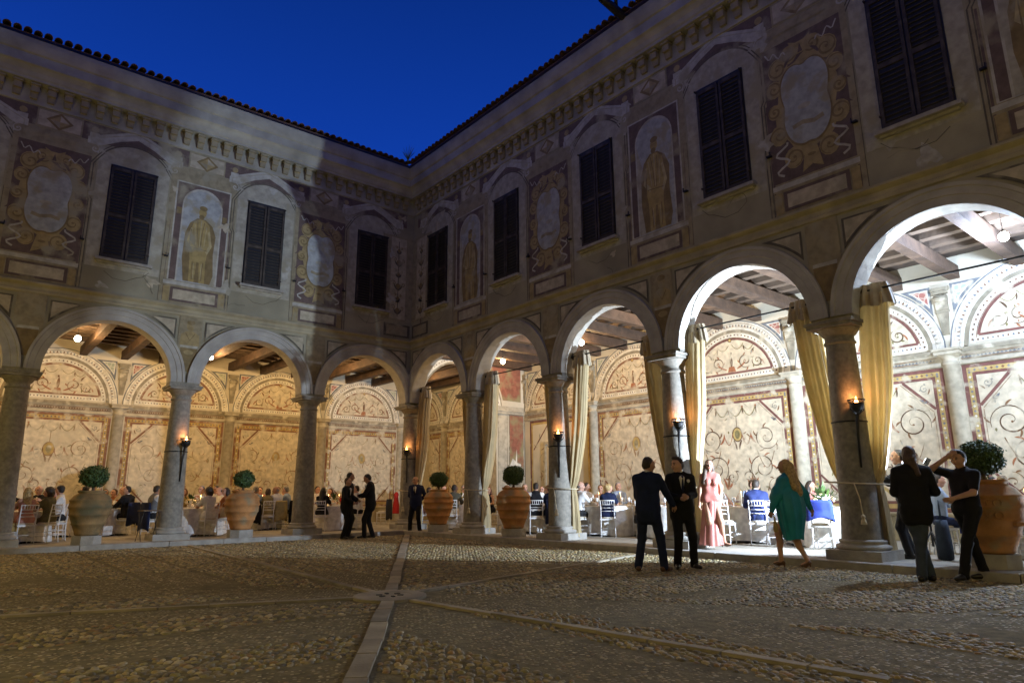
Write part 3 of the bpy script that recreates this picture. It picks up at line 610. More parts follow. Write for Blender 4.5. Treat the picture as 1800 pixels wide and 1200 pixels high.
        obj('fresco_panel', P.mesh('fresco_panel'), wall)
        P = Paint(lambda u, v, n: bw(u, n+(.004 if v > 4.29 else .062 if v > 4.11 else .032), v), .003)
        paint_lunette(P, c, rs, rich); obj('fresco_lunette', P.mesh('fresco_lunette'), wall)
        pos = bw(back_u0+back_s*j, 0, 0)
        if not (rz != 0 and j == 0): obj('pilaster', PILASTER, wall, pos, rz)
        obj('console', CONSOLE, wall, pos, rz)
    # ceiling of beams, joists and boards
    V = [fr(ubeg, -NF, 6.34), fr(U1, -NF, 6.34), fr(U1, -D, 6.34), fr(ubeg, -D, 6.34)]
    ceil = obj('ceiling', npmesh('ceiling', V, [(0, 1, 2, 3)], [BOARD]), root)
    nbm = int((U1-ubeg-.3)/1.2)
    for i in range(nbm):
        u = ubeg+.55+1.2*i
        if u < 0 and rz == 0 and False: continue
        bm = MB(); L = D-NF-.01
        bm.box((0, 0, 0), (.21, L, .29)); q = bm.obj('beam', [WOOD], ceil, fr(u, -(D+NF)/2, 5.96+random.uniform(-.012, .012)), rz+random.uniform(-.008, .008))
    nj = int((D-.6)/.56)
    jm = MB(); jm.box((0, 0, 0), (U1-ubeg-.02, .19, .17)); jme = jm.mesh('joist', [WOOD2])
    for i in range(nj): obj('joist', jme, ceil, fr((U1+ubeg)/2, -(.5+.56*i), 6.235+random.uniform(-.01, .01)), rz)
    pm = MB(); pm.box((0, 0, 0), (U1-ubeg-.02, .28, .02)); pme = pm.mesh('ceiling_board', [BOARD])
    for i in range(int((D-.4)/.30)): obj('ceiling_board', pme, ceil, fr((U1+ubeg)/2, -(.40+.30*i), 6.332-random.uniform(0, .006)), rz)
    # end wall closing the portico
    return root
FL = lambda u, n, z: (-u, -n, z)
FR = lambda u, n, z: (-n, -u, z)
DL, DR = 6.4, 4.9
LEFT = build_wing(FL, 0., 5, DL, .3, 3.65, range(-1, 5), -4.9, 'palace wing left of the inner corner, warm lit arcade below frescoed shuttered upper floor', 'building',
                  ['candelabra', 'cartouche', 'statue', 'cartouche', 'statue', 'cartouche'])
RIGHT = build_wing(FR, R(-90), 6, DR, .22, 3.6, range(0, 6), 0., 'palace wing right of the inner corner, its curtained arcade running towards the viewer', 'building',
                   ['candelabra', 'statue', 'cartouche', 'statue', 'cartouche', 'statue', 'cartouche'])
def corner_pieces():
    # short wall of the corner room, facing the courtyard
    f = lambda u, n, z: (4.9-n, 6.4-u, z)
    w = obj('corner_wall', npmesh('corner_wall', [f(0, 0, 0), f(6.62, 0, 0), f(6.62, 0, 6.5), f(0, 0, 6.5)], [(0, 1, 2, 3)], [PLASTER_I]), LEFT)
    V, F = sweep(f, [(.0, 3.895), (.025, 3.90), (.03, 3.985), (.02, 4.0), (.02, 4.11), (.035, 4.12), (.06, 4.15), (.06, 4.26), (0, 4.285)], 0, 6.15, False)
    obj('wall_moulding', npmesh('wall_moulding', V, F, [PIG['stone']]), w)
    for c, s in ((-.6, 31), (3.0, 32)):
        rs = random.Random(s); P = Paint(lambda u, v, n: f(u, n, v), .003); paint_panel(P, c, rs, False); o = obj('fresco_panel', P.mesh('fresco_panel'), w)
        P = Paint(lambda u, v, n: f(u, n+(.004 if v > 4.29 else .062 if v > 4.11 else .032), v), .003); paint_lunette(P, c, rs, False); obj('fresco_lunette', P.mesh('fresco_lunette'), w)
    for u in (1.2, 4.8): obj('pilaster', PILASTER, w, f(u, 0, 0), R(-90)); obj('console', CONSOLE, w, f(u, 0, 0), R(-90))
    # transverse arch between the corner column and the pier
    g = lambda x, y, z: (x, y, z)
    cx, r, y0, y1 = 1.9, 1.62, -.19, .19
    pts = [(.2, 4.2)]+[(cx+r*math.cos(math.pi-math.pi*i/24), 4.2+r*math.sin(math.pi*i/24)) for i in range(25)]+[(3.56, .14), (4.9, .14)]
    V, F, MI = [], [], []
    for x, z in pts: V += [(x, y0, z), (x, y0, 6.33), (x, y1, z), (x, y1, 6.33)]
    for i in range(len(pts)-1): a, b = 4*i, 4*i+4; F += [(a, b, b+1, a+1), (a+2, a+3, b+3, b+2), (a, a+2, b+2, b)]; MI += [0, 0, 1]
    t = obj('transverse_arch', npmesh('transverse_arch', V, F, [PLASTER_I, PIG['stone']], MI), LEFT)
    P = Paint(lambda u, v, n: (u, y0-n, v), .003)
    P.arc(cx, 4.2, 1.62, 1.68, 0.02, math.pi-.12, 'stonedk'); P.arc(cx, 4.2, 1.68, 1.86, .02, 2.9, 'white'); P.arc(cx, 4.2, 1.86, 1.92, .05, 2.7, 'stonedk')
    for i in range(40): a = .05+2.7*i/39; P.disc(cx+1.77*math.cos(a), 4.2+1.77*math.sin(a), .024, .024, 'brown', 6)
    pt = [(4.72, 4.62), (4.72, 6.0), (2.9, 6.0)]+[(cx+1.98*math.cos(a), 4.2+1.98*math.sin(a)) for a in [1.02-.8*i/8 for i in range(9)]]
    P.poly(pt, 'red_worn'); P.poly([(4.60, 4.72), (4.60, 5.9), (3.15, 5.9)]+[(cx+2.1*math.cos(a), 4.2+2.1*math.sin(a)) for a in [.92-.66*i/8 for i in range(9)]], 'red_worn')
    P.poly([(.5, 6.0), (1.2, 6.0), (.5, 5.6)], 'red_worn'); P.rect(3.58, 4.24, 4.88, 4.42, 'stone'); P.rect(3.62, .8, 4.05, 4.1, 'stone'); P.frame(3.60, .8, 4.07, 4.1, .03, 'stonedk')
    P.rect(4.12, .8, 4.86, 4.15, 'stonedk'); P.rect(4.16, 2.2, 4.82, 4.1, 'red_worn')
    # plaster lost down to the white undercoat
    P.poly([(4.14, 1.55), (4.30, 1.5), (4.36, 1.9), (4.50, 1.75), (4.74, 1.95), (4.70, 2.3), (4.52, 2.35), (4.50, 2.85), (4.44, 2.4), (4.30, 2.5), (4.17, 2.25)], 'white')
    obj('painted_spandrel', P.mesh('painted_spandrel'), t)
    c = MB(); c.box((4.23, -.22, 4.17), (1.36, .1, .09)); c.box((4.23, -.24, 4.235), (1.42, .14, .05)); c.obj('impost', [PIG['stone']], t)
    # plain closed door in the wall of the right wing
    d = MB(); d.box((4.875, -2.0, 1.52), (.05, 1.1, 2.76)); d.obj('door', [mat('beige_door', (.50, .42, .28), .7, .08, 3.)], RIGHT)
    d = MB(); d.box((4.86, -1.40, 1.55), (.08, .09, 2.82)); d.box((4.86, -2.60, 1.55), (.08, .09, 2.82)); d.box((4.86, -2.0, 3.0), (.08, 1.3, .09)); d.obj('door_frame', [PIG['stone']], RIGHT)
corner_pieces()
# ------------------------------------------------------------------ ground
def build_ground():
    V = [(-15.4, -24.4, 0), (5.2, -24.4, 0), (5.2, 6.8, 0), (-15.4, 6.8, 0), (-60, -60, -.01), (60, -60, -.01), (60, 60, -.01), (-60, 60, -.01)]
    g = obj('courtyard_ground', npmesh('courtyard_ground', V, [(0, 1, 2, 3), (4, 5, 6, 7)], [mat('cobble_bedding', (.17, .138, .068), .95, .35, 9., .8, 40., noise2=.3)]), kind='structure')
    fm = mat('portico_flagstone', (.34, .31, .25), .7, .2, 1.7, .25, 12., noise2=.4)
    f = MB()
    f.box((-6.95, 3.05, .05), (24.3, 7.36, .14)); f.box((2.44, -10.95, .05), (5.32, 21.3, .14))
    fl = f.obj('portico_floor', [fm], kind='structure')
    # flagstones and the kerb stones along both steps
    pr = [MB() for _ in range(4)]
    rs = random.Random(3)
    def slab(x0, x1, y0, y1, nm, zt=.124):
        m = MB(); e = .008; z = zt+rs.uniform(-.003, .003)
        m.add([(x0+e, y0+e, .0), (x1-e, y0+e, .0), (x1-e, y1-e, .0), (x0+e, y1-e, .0), (x0+e, y0+e, z-.008), (x1-e, y0+e, z-.008), (x1-e, y1-e, z-.008), (x0+e, y1-e, z-.008), (x0+e+.012, y0+e+.012, z), (x1-e-.012, y0+e+.012, z), (x1-e-.012, y1-e-.012, z), (x0+e+.012, y1-e-.012, z)],
              [(0, 1, 5, 4), (1, 2, 6, 5), (2, 3, 7, 6), (3, 0, 4, 7), (4, 5, 9, 8), (5, 6, 10, 9), (6, 7, 11, 10), (7, 4, 8, 11), (8, 9, 10, 11)])
        m.obj(nm, [fm if nm == 'flagstone' else STONE2], fl)
    x = -.62
    while x > -18.6:
        L = rs.uniform(1.1, 1.9); slab(x-L, x, -.80, -.35, 'kerb_stone', .127); x -= L
    y = -.82
    while y > -21.4:
        L = rs.uniform(1.1, 1.9); slab(-.66, -.20, y-L, y, 'kerb_stone', .127); y -= L
    slab(-.62, -.20, -.80, -.35, 'kerb_stone', .127)
    for j in range(7):
        x = 4.8
        while x > -14:
            L = rs.uniform(.9, 1.5); slab(x-L, x, -.34+.95*j, -.34+.95*(j+1), 'flagstone', .124); x -= L
    for j in range(5):
        y = -.36
        while y > -19.5:
            L = rs.uniform(.9, 1.5); slab(-.19+1.0*j, -.19+1.0*(j+1), y-L, y, 'flagstone', .124); y -= L
    # stone strips radiating from the middle stone
    cx, cy = -7.5, -12.0
    strip = mat('pale_paving_strip', (.30, .26, .19), .75, .25, 3., .4, 30., noise2=.3)
    strips = [strip, mat('grey_paving_strip', (.25, .22, .165), .75, .3, 4., .4, 30., noise2=.3), mat('worn_paving_strip', (.35, .30, .21), .75, .25, 3., .4, 30., noise2=.4)]
    rays = [(58, 13.4, .17), (-123, 4.9, .17), (87, 11.0, .10), (-84, 5.6, .09), (13.6, 7.0, .09), (157, 5.0, .09)]
    dirs = []
    for a, L, w in rays:
        d = (math.cos(R(a)), math.sin(R(a))); dirs.append((d, w)); t = .42
        while t < L:
            l = rs.uniform(.5, .95); x0, x1 = t+.008, min(t+l, L)-.008; t += l
            if x1-x0 < .1: continue
            m = MB(); z = .028+rs.uniform(-.004, .004); m.box(((x0+x1)/2, rs.uniform(-.008, .008), z/2), (x1-x0, w*rs.uniform(.86, 1.04), z), rot=Matrix.Rotation(rs.uniform(-.012, .012), 3, 'Z'))
            m.obj('paving_stone', [rs.choice(strips)], g, (cx, cy, 0), R(a))
    m = MB(); m.lathe([(.44, 0), (.44, .03), (.42, .036), (.27, .036), (.26, .03), (0.0, .03)], (0, 0, 0), n=28, smooth=False)
    for i in range(6): q = i*1.047; m.box((.13*math.cos(q), .13*math.sin(q), .033), (.07, .035, .012), m=1, rot=Matrix.Rotation(q, 3, 'Z'))
    m.obj('drain_stone', [strip, IRON], g, (cx, cy, 0), .3)
    # cobbles: coarse bands alternating with bands of finer pebbles
    C0 = np.array([-11.831, -19.527]); fwd = np.array([.641, .767]); rgt = np.array([.767, -.641])
    def keep(x, y):
        dx, dy = x-C0[0], y-C0[1]; d = dx*fwd[0]+dy*fwd[1]; s = dx*rgt[0]+dy*rgt[1]
        k = (d > 3.2) & (np.abs(s) < .86*d+1.2) & (x < -.69) & (y < -.84) & (x > -15)
        rx, ry = x-cx, y-cy; k &= rx*rx+ry*ry > .46**2
        for (a, b), w in dirs:
            t = rx*a+ry*b; o = np.abs(-rx*b+ry*a); k &= ~((t > 0) & (o < w/2+.035))
        return k, d
    def bands(x, y):
        rx, ry = x-cx, y-cy; ang = np.degrees(np.arctan2(ry, rx))
        quad_y = ((ang > -123) & (ang < -58)) | ((ang > 58) & (ang < 122))
        v = np.where(quad_y, rx, ry+.12*rx); w = .92; ph = v/w
        coarse = (np.floor(ph).astype(int) % 2) == np.where((ang > -123) & (ang < 60), 0, 1); edge = np.abs(ph-np.round(ph))*w
        diag = np.abs(-rx*math.sin(R(-58))+ry*math.cos(R(-58))); coarse |= (ang > -56) & (ang < 56) & (np.sin(rx*1.1+2.2*ry)+.6*np.sin(2.7*rx-1.3*ry) > -.75); coarse &= ~((diag < .5))
        return coarse, edge, quad_y
    rec = []
    for fine, sx, sy in ((0, .080, .057), (1, .050, .040)):
        gx, gy = np.meshgrid(np.arange(-15, -.6, sx), np.arange(-19, -.8, sy)); gx = gx+(np.arange(gx.shape[0]) % 2)[:, None]*sx*.5
        x = (gx+rng.uniform(-.26, .26, gx.shape)*sx).ravel(); y = (gy+rng.uniform(-.26, .26, gy.shape)*sy).ravel()
        k, d = keep(x, y); co, ed, qy = bands(x, y)
        far = d > 11.5
        k &= (ed > .045) & ((co | far) if not fine else (~co & ~far))
        bare = np.sin(x*1.3+.7*y+1)*.5+np.sin(y*1.9-.8*x)*.4+np.sin(3.1*x+2.3*y)*.3+np.sin(6.2*y-4.7*x)*.2
        k &= bare+rng.normal(0, .12, len(x)) < .95
        if fine: k &= rng.random(len(x)) < .8
        x, y, d, qy = x[k], y[k], d[k], qy[k]
        s = rng.uniform(.72, 1.2, len(x)); a = rng.uniform(.40, .5, len(x))*sx*s; b = rng.uniform(.40, .54, len(x))*sy*s
        h = rng.uniform(.35, .8, len(x))*sy*(.52 if not fine else .22)
        rec.append(np.stack([x, y, a, b, h, rng.normal(0, .45, len(x))+np.where(qy, 1.57, 0.), d, np.full(len(x), float(fine))], 1))
    A = np.concatenate(rec); A = A[np.argsort(A[:, 6]-A[:, 2]*60*0)]
    size = A[:, 2]/A[:, 6]; order = np.argsort(-size); A = A[order]
    n = 6; q = np.arange(n)*2*np.pi/n
    ring = [(1., 0.), (.86, .62), (.45, .95)]
    U = np.array([(r*np.cos(t), r*np.sin(t), z) for r, z in ring for t in q]+[(0, 0, 1.)])
    Fq = np.array([(i*n+j, i*n+(j+1) % n, (i+1)*n+(j+1) % n, (i+1)*n+j) for i in range(2) for j in range(n)]); Ft = np.array([(2*n+j, 2*n+(j+1) % n, 3*n) for j in range(n)])
    mats = [mat('cobble_%s' % nm, c, .55, .3, 11., .25, 70., noise2=.0) for nm, c in (('grey', (.24, .20, .12)), ('tan', (.36, .275, .125)), ('dark', (.13, .108, .065)), ('rust', (.28, .175, .075)), ('pale', (.47, .39, .23)), ('olive', (.26, .22, .085)))]
    pick = lambda k: rng.choice(6, k, p=[.3, .2, .18, .1, .08, .14])
    NP = 298
    protos = []
    for k in range(24):
        J = U*(1+rng.normal(0, .07, (len(U), 1))); mi = int(pick(1)[0])
        protos.append(npmesh('cobble', J, [tuple(f) for f in Fq.tolist()]+[tuple(f) for f in Ft.tolist()], [mats[mi]], smooth=True))
    for i in range(NP):
        o = obj('cobble', protos[i % 24], g, (A[i, 0], A[i, 1], -.004), A[i, 5]); o.scale = (A[i, 2], A[i, 3], A[i, 4])
    B = A[NP:]; N = len(B)
    J = U[None]*(1+rng.normal(0, .06, (N, len(U), 1))); X = J[..., 0]*B[:, 2:3]; Y = J[..., 1]*B[:, 3:4]; Z = J[..., 2]*B[:, 4:5]-.004
    ca, sa = np.cos(B[:, 5:6]), np.sin(B[:, 5:6]); Vx = B[:, 0:1]+X*ca-Y*sa; Vy = B[:, 1:2]+X*sa+Y*ca
    Vv = np.stack([Vx, Vy, Z], -1).reshape(-1, 3); off = (np.arange(N)*len(U))[:, None, None]
    tri = np.concatenate([Fq[:, [0, 1, 2]], Fq[:, [0, 2, 3]], Ft]); T = (off+tri[None]).reshape(-1, 3)
    mi = np.where(B[:, 7] > .5, rng.choice(6, N, p=[.22, .36, .04, .08, .20, .10]), pick(N)); mi = np.repeat(mi, len(tri)); obj('cobbles', npmesh('cobbles', Vv, T, mats, mi, True), g, kind='stuff')
    print('cobbles', N, 'tris', len(T))
build_ground()
# ------------------------------------------------------------------ people: smooth-blended bodies meshed with surface nets
def surfnet(F, org, h):
    s = F < 0; nx, ny, nz = F.shape
    cs = np.zeros((nx-1, ny-1, nz-1), np.int8)
    for dx in (0, 1):
        for dy in (0, 1):
            for dz in (0, 1): cs += s[dx:nx-1+dx, dy:ny-1+dy, dz:nz-1+dz]
    I = np.argwhere((cs > 0) & (cs < 8)); idx = -np.ones(cs.shape, np.int64); idx[tuple(I.T)] = np.arange(len(I))
    acc = np.zeros((len(I), 3)); cnt = np.zeros(len(I))
    cor = [(0, 0, 0), (1, 0, 0), (0, 1, 0), (1, 1, 0), (0, 0, 1), (1, 0, 1), (0, 1, 1), (1, 1, 1)]
    for a, b in ((0, 1), (2, 3), (4, 5), (6, 7), (0, 2), (1, 3), (4, 6), (5, 7), (0, 4), (1, 5), (2, 6), (3, 7)):
        A, B = np.array(cor[a]), np.array(cor[b]); fa = F[tuple((I+A).T)]; fb = F[tuple((I+B).T)]; m = (fa < 0) != (fb < 0)
        t = fa[m]/(fa[m]-fb[m]); acc[m] += A+(B-A)*t[:, None]; cnt[m] += 1
    V = org+(I+acc/cnt[:, None])*h; Q = []
    for ax in range(3):
        b, c = (ax+1) % 3, (ax+2) % 3
        sl0 = [slice(None)]*3; sl1 = [slice(None)]*3; sl0[ax] = slice(0, -1); sl1[ax] = slice(1, None)
        for z in (b, c): sl0[z] = slice(1, -1); sl1[z] = slice(1, -1)
        s0, s1 = s[tuple(sl0)], s[tuple(sl1)]; E_ = np.argwhere(s0 != s1)
        if not len(E_): continue
        fl = s0[tuple(E_.T)]; base = E_.copy(); base[:, b] += 1; base[:, c] += 1; q = []
        for ob, oc in ((-1, -1), (0, -1), (0, 0), (-1, 0)):
            p = base.copy(); p[:, b] += ob; p[:, c] += oc; q.append(idx[tuple(p.T)])
        q = np.stack(q, 1); q[~fl] = q[~fl][:, ::-1]; Q.append(q)
    return V, np.concatenate(Q)
def sdf(prims, h, fold=0., fseed=0):
    P = []
    for p in prims:
        if p[0] == 'c':
            a, b = np.array(p[1], float), np.array(p[2], float); r = max(p[3], p[4]); P.append((np.minimum(a, b)-r, np.maximum(a, b)+r))
        else:
            c = np.array(p[1], float); r = max(p[2]); P.append((c-r, c+r))
    lo = np.min([q[0] for q, p in zip(P, prims) if p[0] != '-'], 0)-.03-2*h; hi = np.max([q[1] for q, p in zip(P, prims) if p[0] != '-'], 0)+.03+2*h
    n = np.ceil((hi-lo)/h).astype(int)+1; F = np.full(n, .3)
    ax = [lo[i]+h*np.arange(n[i]) for i in range(3)]
    for p, (l, u) in zip(prims, P):
        k = p[5] if p[0] == 'c' else p[3]; m = k+2.5*h+.01
        i0 = np.maximum(((l-m-lo)/h).astype(int), 0); i1 = np.minimum(np.ceil((u+m-lo)/h).astype(int)+1, n)
        if (i1 <= i0).any(): continue
        sl = tuple(slice(a, b) for a, b in zip(i0, i1)); X = ax[0][sl[0], None, None] if False else ax[0][sl[0]][:, None, None]; Y = ax[1][sl[1]][None, :, None]; Z = ax[2][sl[2]][None, None, :]
        if p[0] == 'c':
            a, b = np.array(p[1], float), np.array(p[2], float); d = b-a; L2 = d@d+1e-9
            t = np.clip(((X-a[0])*d[0]+(Y-a[1])*d[1]+(Z-a[2])*d[2])/L2, 0, 1)
            D = np.sqrt((X-a[0]-t*d[0])**2+(Y-a[1]-t*d[1])**2+(Z-a[2]-t*d[2])**2)-(p[3]+(p[4]-p[3])*t)
        else:
            c, r = p[1], p[2]; x, y, z = (X-c[0]), (Y-c[1]), (Z-c[2])
            k0 = np.sqrt((x/r[0])**2+(y/r[1])**2+(z/r[2])**2); k1 = np.sqrt((x/r[0]**2)**2+(y/r[1]**2)**2+(z/r[2]**2)**2)+1e-9; D = k0*(k0-1)/k1
        if p[0] == '-': F[sl] = np.maximum(F[sl], -D)
        else:
            f = F[sl]; q = np.maximum(k-np.abs(f-D), 0)/max(k, 1e-6); F[sl] = np.minimum(f, D)-q*q*k*.25
    if fold:
        X, Y, Z = np.meshgrid(*ax, indexing='ij'); o = fseed*1.7
        F += fold*(np.sin(Z*46+9*X+14*Y+o)*.45+np.sin(Z*27-21*X+o*2)*.35+np.sin(31*X+25*Y+6*Z+o*3)*.35)
    return surfnet(F, lo, h)
v3 = lambda *a: np.array(a, float)
def ik(a, c, l1, l2, pole):
    d = c-a; L = np.linalg.norm(d); L2 = min(L, (l1+l2)*.999); d = d/max(L, 1e-6); c = a+d*L2
    x = (l1*l1-l2*l2+L2*L2)/(2*L2); y = math.sqrt(max(l1*l1-x*x, 0)); p = pole-d*(pole@d); p /= np.linalg.norm(p)+1e-9
    return a+d*x+p*y, c
def rz3(a): c, s = math.cos(a), math.sin(a); return np.array([[c, -s, 0], [s, c, 0], [0, 0, 1.]])
def rx3(a): c, s = math.cos(a), math.sin(a); return np.array([[1, 0, 0], [0, c, -s], [0, s, c]])
def skeleton(p):
    """person 1.75 m tall facing +y; index 0 is the left side (-x), 1 the right side (+x)"""
    J = {}; pel = v3(*p.get('pel', (0, 0, .93))); lean = v3(p.get('lean', (0, 0))[0], p.get('lean', (0, 0))[1], 1.); lean /= np.linalg.norm(lean)
    tw = rz3(p.get('twist', 0.)); fem = p.get('fem', False)
    J['pel'] = pel; J['waist'] = pel+lean*.16; J['chest'] = pel+lean*.36; J['neck'] = pel+lean*.545; sw = .152 if fem else .178
    hw = rz3(p.get('hiptw', 0.))
    J['sh'] = [J['chest']+lean*.108+tw@v3(s*sw, -.005, 0) for s in (-1, 1)]; J['hip'] = [pel+hw@v3(s*.088, 0, -.03) for s in (-1, 1)]
    J['kn'], J['an'], J['el'], J['wr'] = [], [], [], []
    for i in (0, 1):
        f = p['feet'][i]; an = v3(f[0], f[1], f[2]+.085); kp = p.get('knee', [(0, 1, 0)]*2)[i]; k, a = ik(J['hip'][i], an, .425, .415, v3(*kp)); J['kn'].append(k); J['an'].append(a)
        hd = v3(*p['hands'][i]); ep = p.get('elbow', [(-.6, -.8, -.5), (.6, -.8, -.5)])[i]; e, w = ik(J['sh'][i], hd, .285, .255, v3(*ep)); J['el'].append(e); J['wr'].append(w)
    J['Rh'] = rz3(p.get('head', (0, 0))[0])@rx3(p.get('head', (0, 0))[1]); J['head'] = J['neck']+J['Rh']@v3(0, .035, .13); J['lean'] = lean; J['tw'] = tw
    return J
def P_arms(J, g, k=.03, cuff=0., sh=True):
    o = []
    for i in (0, 1):
        w = J['wr'][i]; w = J['el'][i]+(w-J['el'][i])*(1-cuff)
        o += [('c', J['sh'][i], J['el'][i], .052+g, .041+g, k), ('c', J['el'][i], w, .041+g, (.030 if g < .01 else .034)+g, k)]
    return o
def P_torso(J, g, fem=False, k=.06):
    R_ = J['tw']; o = []
    for s in (-1, 1):
        o += [('c', J['pel']+v3(s*.065, 0, 0), J['waist']+v3(s*.055, 0, 0), .105+g-(.0 if not fem else .006), (.094 if not fem else .076)+g, k), ('c', J['waist']+v3(s*.05, 0, 0), J['chest']+R_@v3(s*.078, .0, 0), (.094 if not fem else .076)+g, (.102 if not fem else .088)+g, k)]
        if fem: o.append(('e', J['chest']+R_@v3(s*.07, .085, -.02), (.062+g, .06+g, .06+g), .04))
    for s in (-1, 1): o.append(('c', J['chest']+J['lean']*.15+R_@v3(s*.03, -.01, 0), J['chest']+J['lean']*.105+R_@v3(s*(.135 if not fem else .115), -.005, 0), .05+g, .050+g, .05))
    o += [('c', J['chest']+J['lean']*.075+R_@v3(-.11, 0, 0), J['chest']+J['lean']*.075+R_@v3(.11, 0, 0), .064+g, .064+g, .07), ('c', J['chest']+J['lean']*.11, J['neck']-J['lean']*.02, .08+g, .055+g*.5, .05)]
    return o
def P_legs(J, g, k=.035, lo=0., cuff=0.):
    o = []
    for i in (0, 1):
        an = J['an'][i]+v3(0, 0, lo); o += [('c', J['hip'][i], J['kn'][i], .086+g, .056+g, k), ('c', J['kn'][i], an, .055+g, .038+g+cuff, k)]
        if -.01 < g < .008: o.append(('e', J['kn'][i]*.7+an*.3+v3(0, -.022, 0), (.045, .05, .10), .03))
    return o
def P_hips(J, g): return [('c', J['hip'][0]+v3(0, 0, .04), J['hip'][1]+v3(0, 0, .04), .108+g, .108+g, .05), ('e', J['pel']+v3(0, -.05, -.03), (.13+g, .09+g, .10+g), .05)]
def P_hand(w, el, curl, side, up):
    """palm, four bent fingers of unequal length, thumb from the side of the palm"""
    d = (w-el)/np.linalg.norm(w-el); n = v3(*up); n = n-d*(n@d); n /= np.linalg.norm(n)+1e-9; s = np.cross(d, n)*side; o = []
    pc = w+d*.05; o.append(('e', w+d*.045, (.030, .030, .030), .02)); o.append(('c', w, w+d*.07, .026, .030, .02))
    for j, L in enumerate((.072, .080, .075, .058)):
        b = w+d*.078+s*(.027-.018*j); m = b+d*L*.5*math.cos(curl)+n*L*.5*math.sin(curl); e = m+d*L*.5*math.cos(curl*2.2)+n*L*.5*math.sin(curl*2.2)
        o += [('c', w+d*.05+s*(.018-.012*j), b, .013, .0095, .006), ('c', b, m, .0095, .0088, .004), ('c', m, e, .0088, .0072, .004)]
    b = w+d*.022+s*.026; m = b+d*.03+s*.026+n*.008; o += [('c', b, m, .0125, .0105, .008), ('c', m, m+d*.034+s*.006+n*.01, .0105, .0082, .004)]
    return o
def P_head(J, fem, age=0):
    Rm, c = J['Rh'], J['head']; T = lambda x, y, z: c+Rm@v3(x, y, z); f = .94 if fem else 1.
    return [('e', T(0, -.012, .035), (.074*f, .092*f, .088*f), .02), ('c', T(0, .022, -.03), T(0, .048, -.082), .060*f, .030*f, .03), ('c', T(0, .0, -.02), T(0, .02, .03), .068*f, .07*f, .03),
            ('c', T(-.03, .055, -.02), T(.03, .055, -.02), .034, .034, .02), ('-', T(-.031, .098, .012), (.019, .018, .013), .01), ('-', T(.031, .098, .012), (.019, .018, .013), .01),
            ('c', T(0, .083, .018), T(0, .108, -.024), .009, .0145, .010), ('c', T(-.04, .076, .031), T(.04, .076, .031), .013, .013, .012), ('c', T(-.018, .083, -.052), T(.018, .083, -.052), .0105, .0105, .01),
            ('e', T(-.076*f, -.005, -.002), (.011, .020, .032), .006), ('e', T(.076*f, -.005, -.002), (.011, .020, .032), .006),
            ('c', J['neck']-J['lean']*.04, T(0, -.015, -.03), .056 if not fem else .046, .050 if not fem else .042, .03)]
def P_hair(J, style, fem):
    Rm, c = J['Rh'], J['head']; T = lambda x, y, z: c+Rm@v3(x, y, z); f = .94 if fem else 1.
    o = [('e', T(0, -.022, .046), (.083*f, .096*f, .090*f), .02)]; cut = [('-', T(0, .095, -.03), (.066, .075, .100), .01)]
    if style == 'short': o.append(('e', T(0, -.045, -.01), (.075, .068, .075), .03)); cut += [('-', T(0, .02, -.12), (.12, .14, .09), .01)]
    elif style == 'bald': o = [('e', T(0, -.04, .0), (.084, .078, .055), .02)]; cut += [('-', T(0, .03, -.12), (.12, .14, .085), .01), ('-', T(0, .0, .085), (.1, .12, .06), .01)]
    elif style == 'quiff': o += [('e', T(0, .03, .115), (.062, .062, .034), .03), ('e', T(0, -.045, -.01), (.075, .066, .07), .03)]; cut += [('-', T(0, .02, -.12), (.12, .14, .09), .01)]
    elif style == 'curly': o += [('e', T(0, -.03, .05), (.108, .112, .10), .03), ('e', T(0, -.06, -.03), (.105, .085, .11), .03)]
    elif style == 'bob': o += [('e', T(0, -.04, -.02), (.098, .078, .12), .03)]
    elif style == 'bun': o += [('e', T(0, -.105, .05), (.045, .042, .045), .02), ('e', T(0, -.045, -.01), (.078, .066, .07), .03)]
    elif style == 'tail': o += [('e', T(0, -.06, -.04), (.09, .07, .11), .03), ('c', T(.02, -.10, -.05), T(.09, -.14, -.25), .055, .028, .03)]
    elif style == 'loose': o += [('c', T(-.06, -.05, -.02), T(-.10, -.15, -.34), .055, .05, .04), ('c', T(.06, -.05, -.02), T(.10, -.15, -.34), .055, .05, .04), ('c', T(0, -.08, 0), T(0, -.19, -.42), .075, .075, .05)]
    else:   # long
        o += [('c', T(-.055, -.035, -.02), T(-.075, -.075, -.26), .052, .05, .03), ('c', T(.055, -.035, -.02), T(.075, -.075, -.26), .052, .05, .03), ('c', T(0, -.07, 0), T(0, -.125, -.36), .072, .06, .04)]
        if style == 'side': o += [('c', T(.07, .0, -.02), T(.13, .07, -.34), .04, .05, .04)]
    return o+cut
SKIN = {k: mat('skin_'+k, c, .55, .1, 6., spec=.35) for k, c in (('fair', (.56, .33, .235)), ('mid', (.47, .265, .175)), ('tan', (.37, .20, .125)), ('brown', (.13, .068, .042)))}
HAIR = {k: mat('hair_'+k, c, .55, .4, 30., .5, 90.) for k, c in (('black', (.012, .010, .009)), ('dark', (.028, .018, .012)), ('brown', (.07, .040, .022)), ('light', (.20, .125, .055)), ('blond', (.42, .29, .12)), ('grey', (.22, .21, .20)), ('copper', (.15, .06, .025)))}
EYE = mat('eye_dark', (.015, .012, .01), .25); LIP = mat('lips', (.30, .10, .085), .5); BROW = mat('eyebrow', (.04, .028, .02), .8)
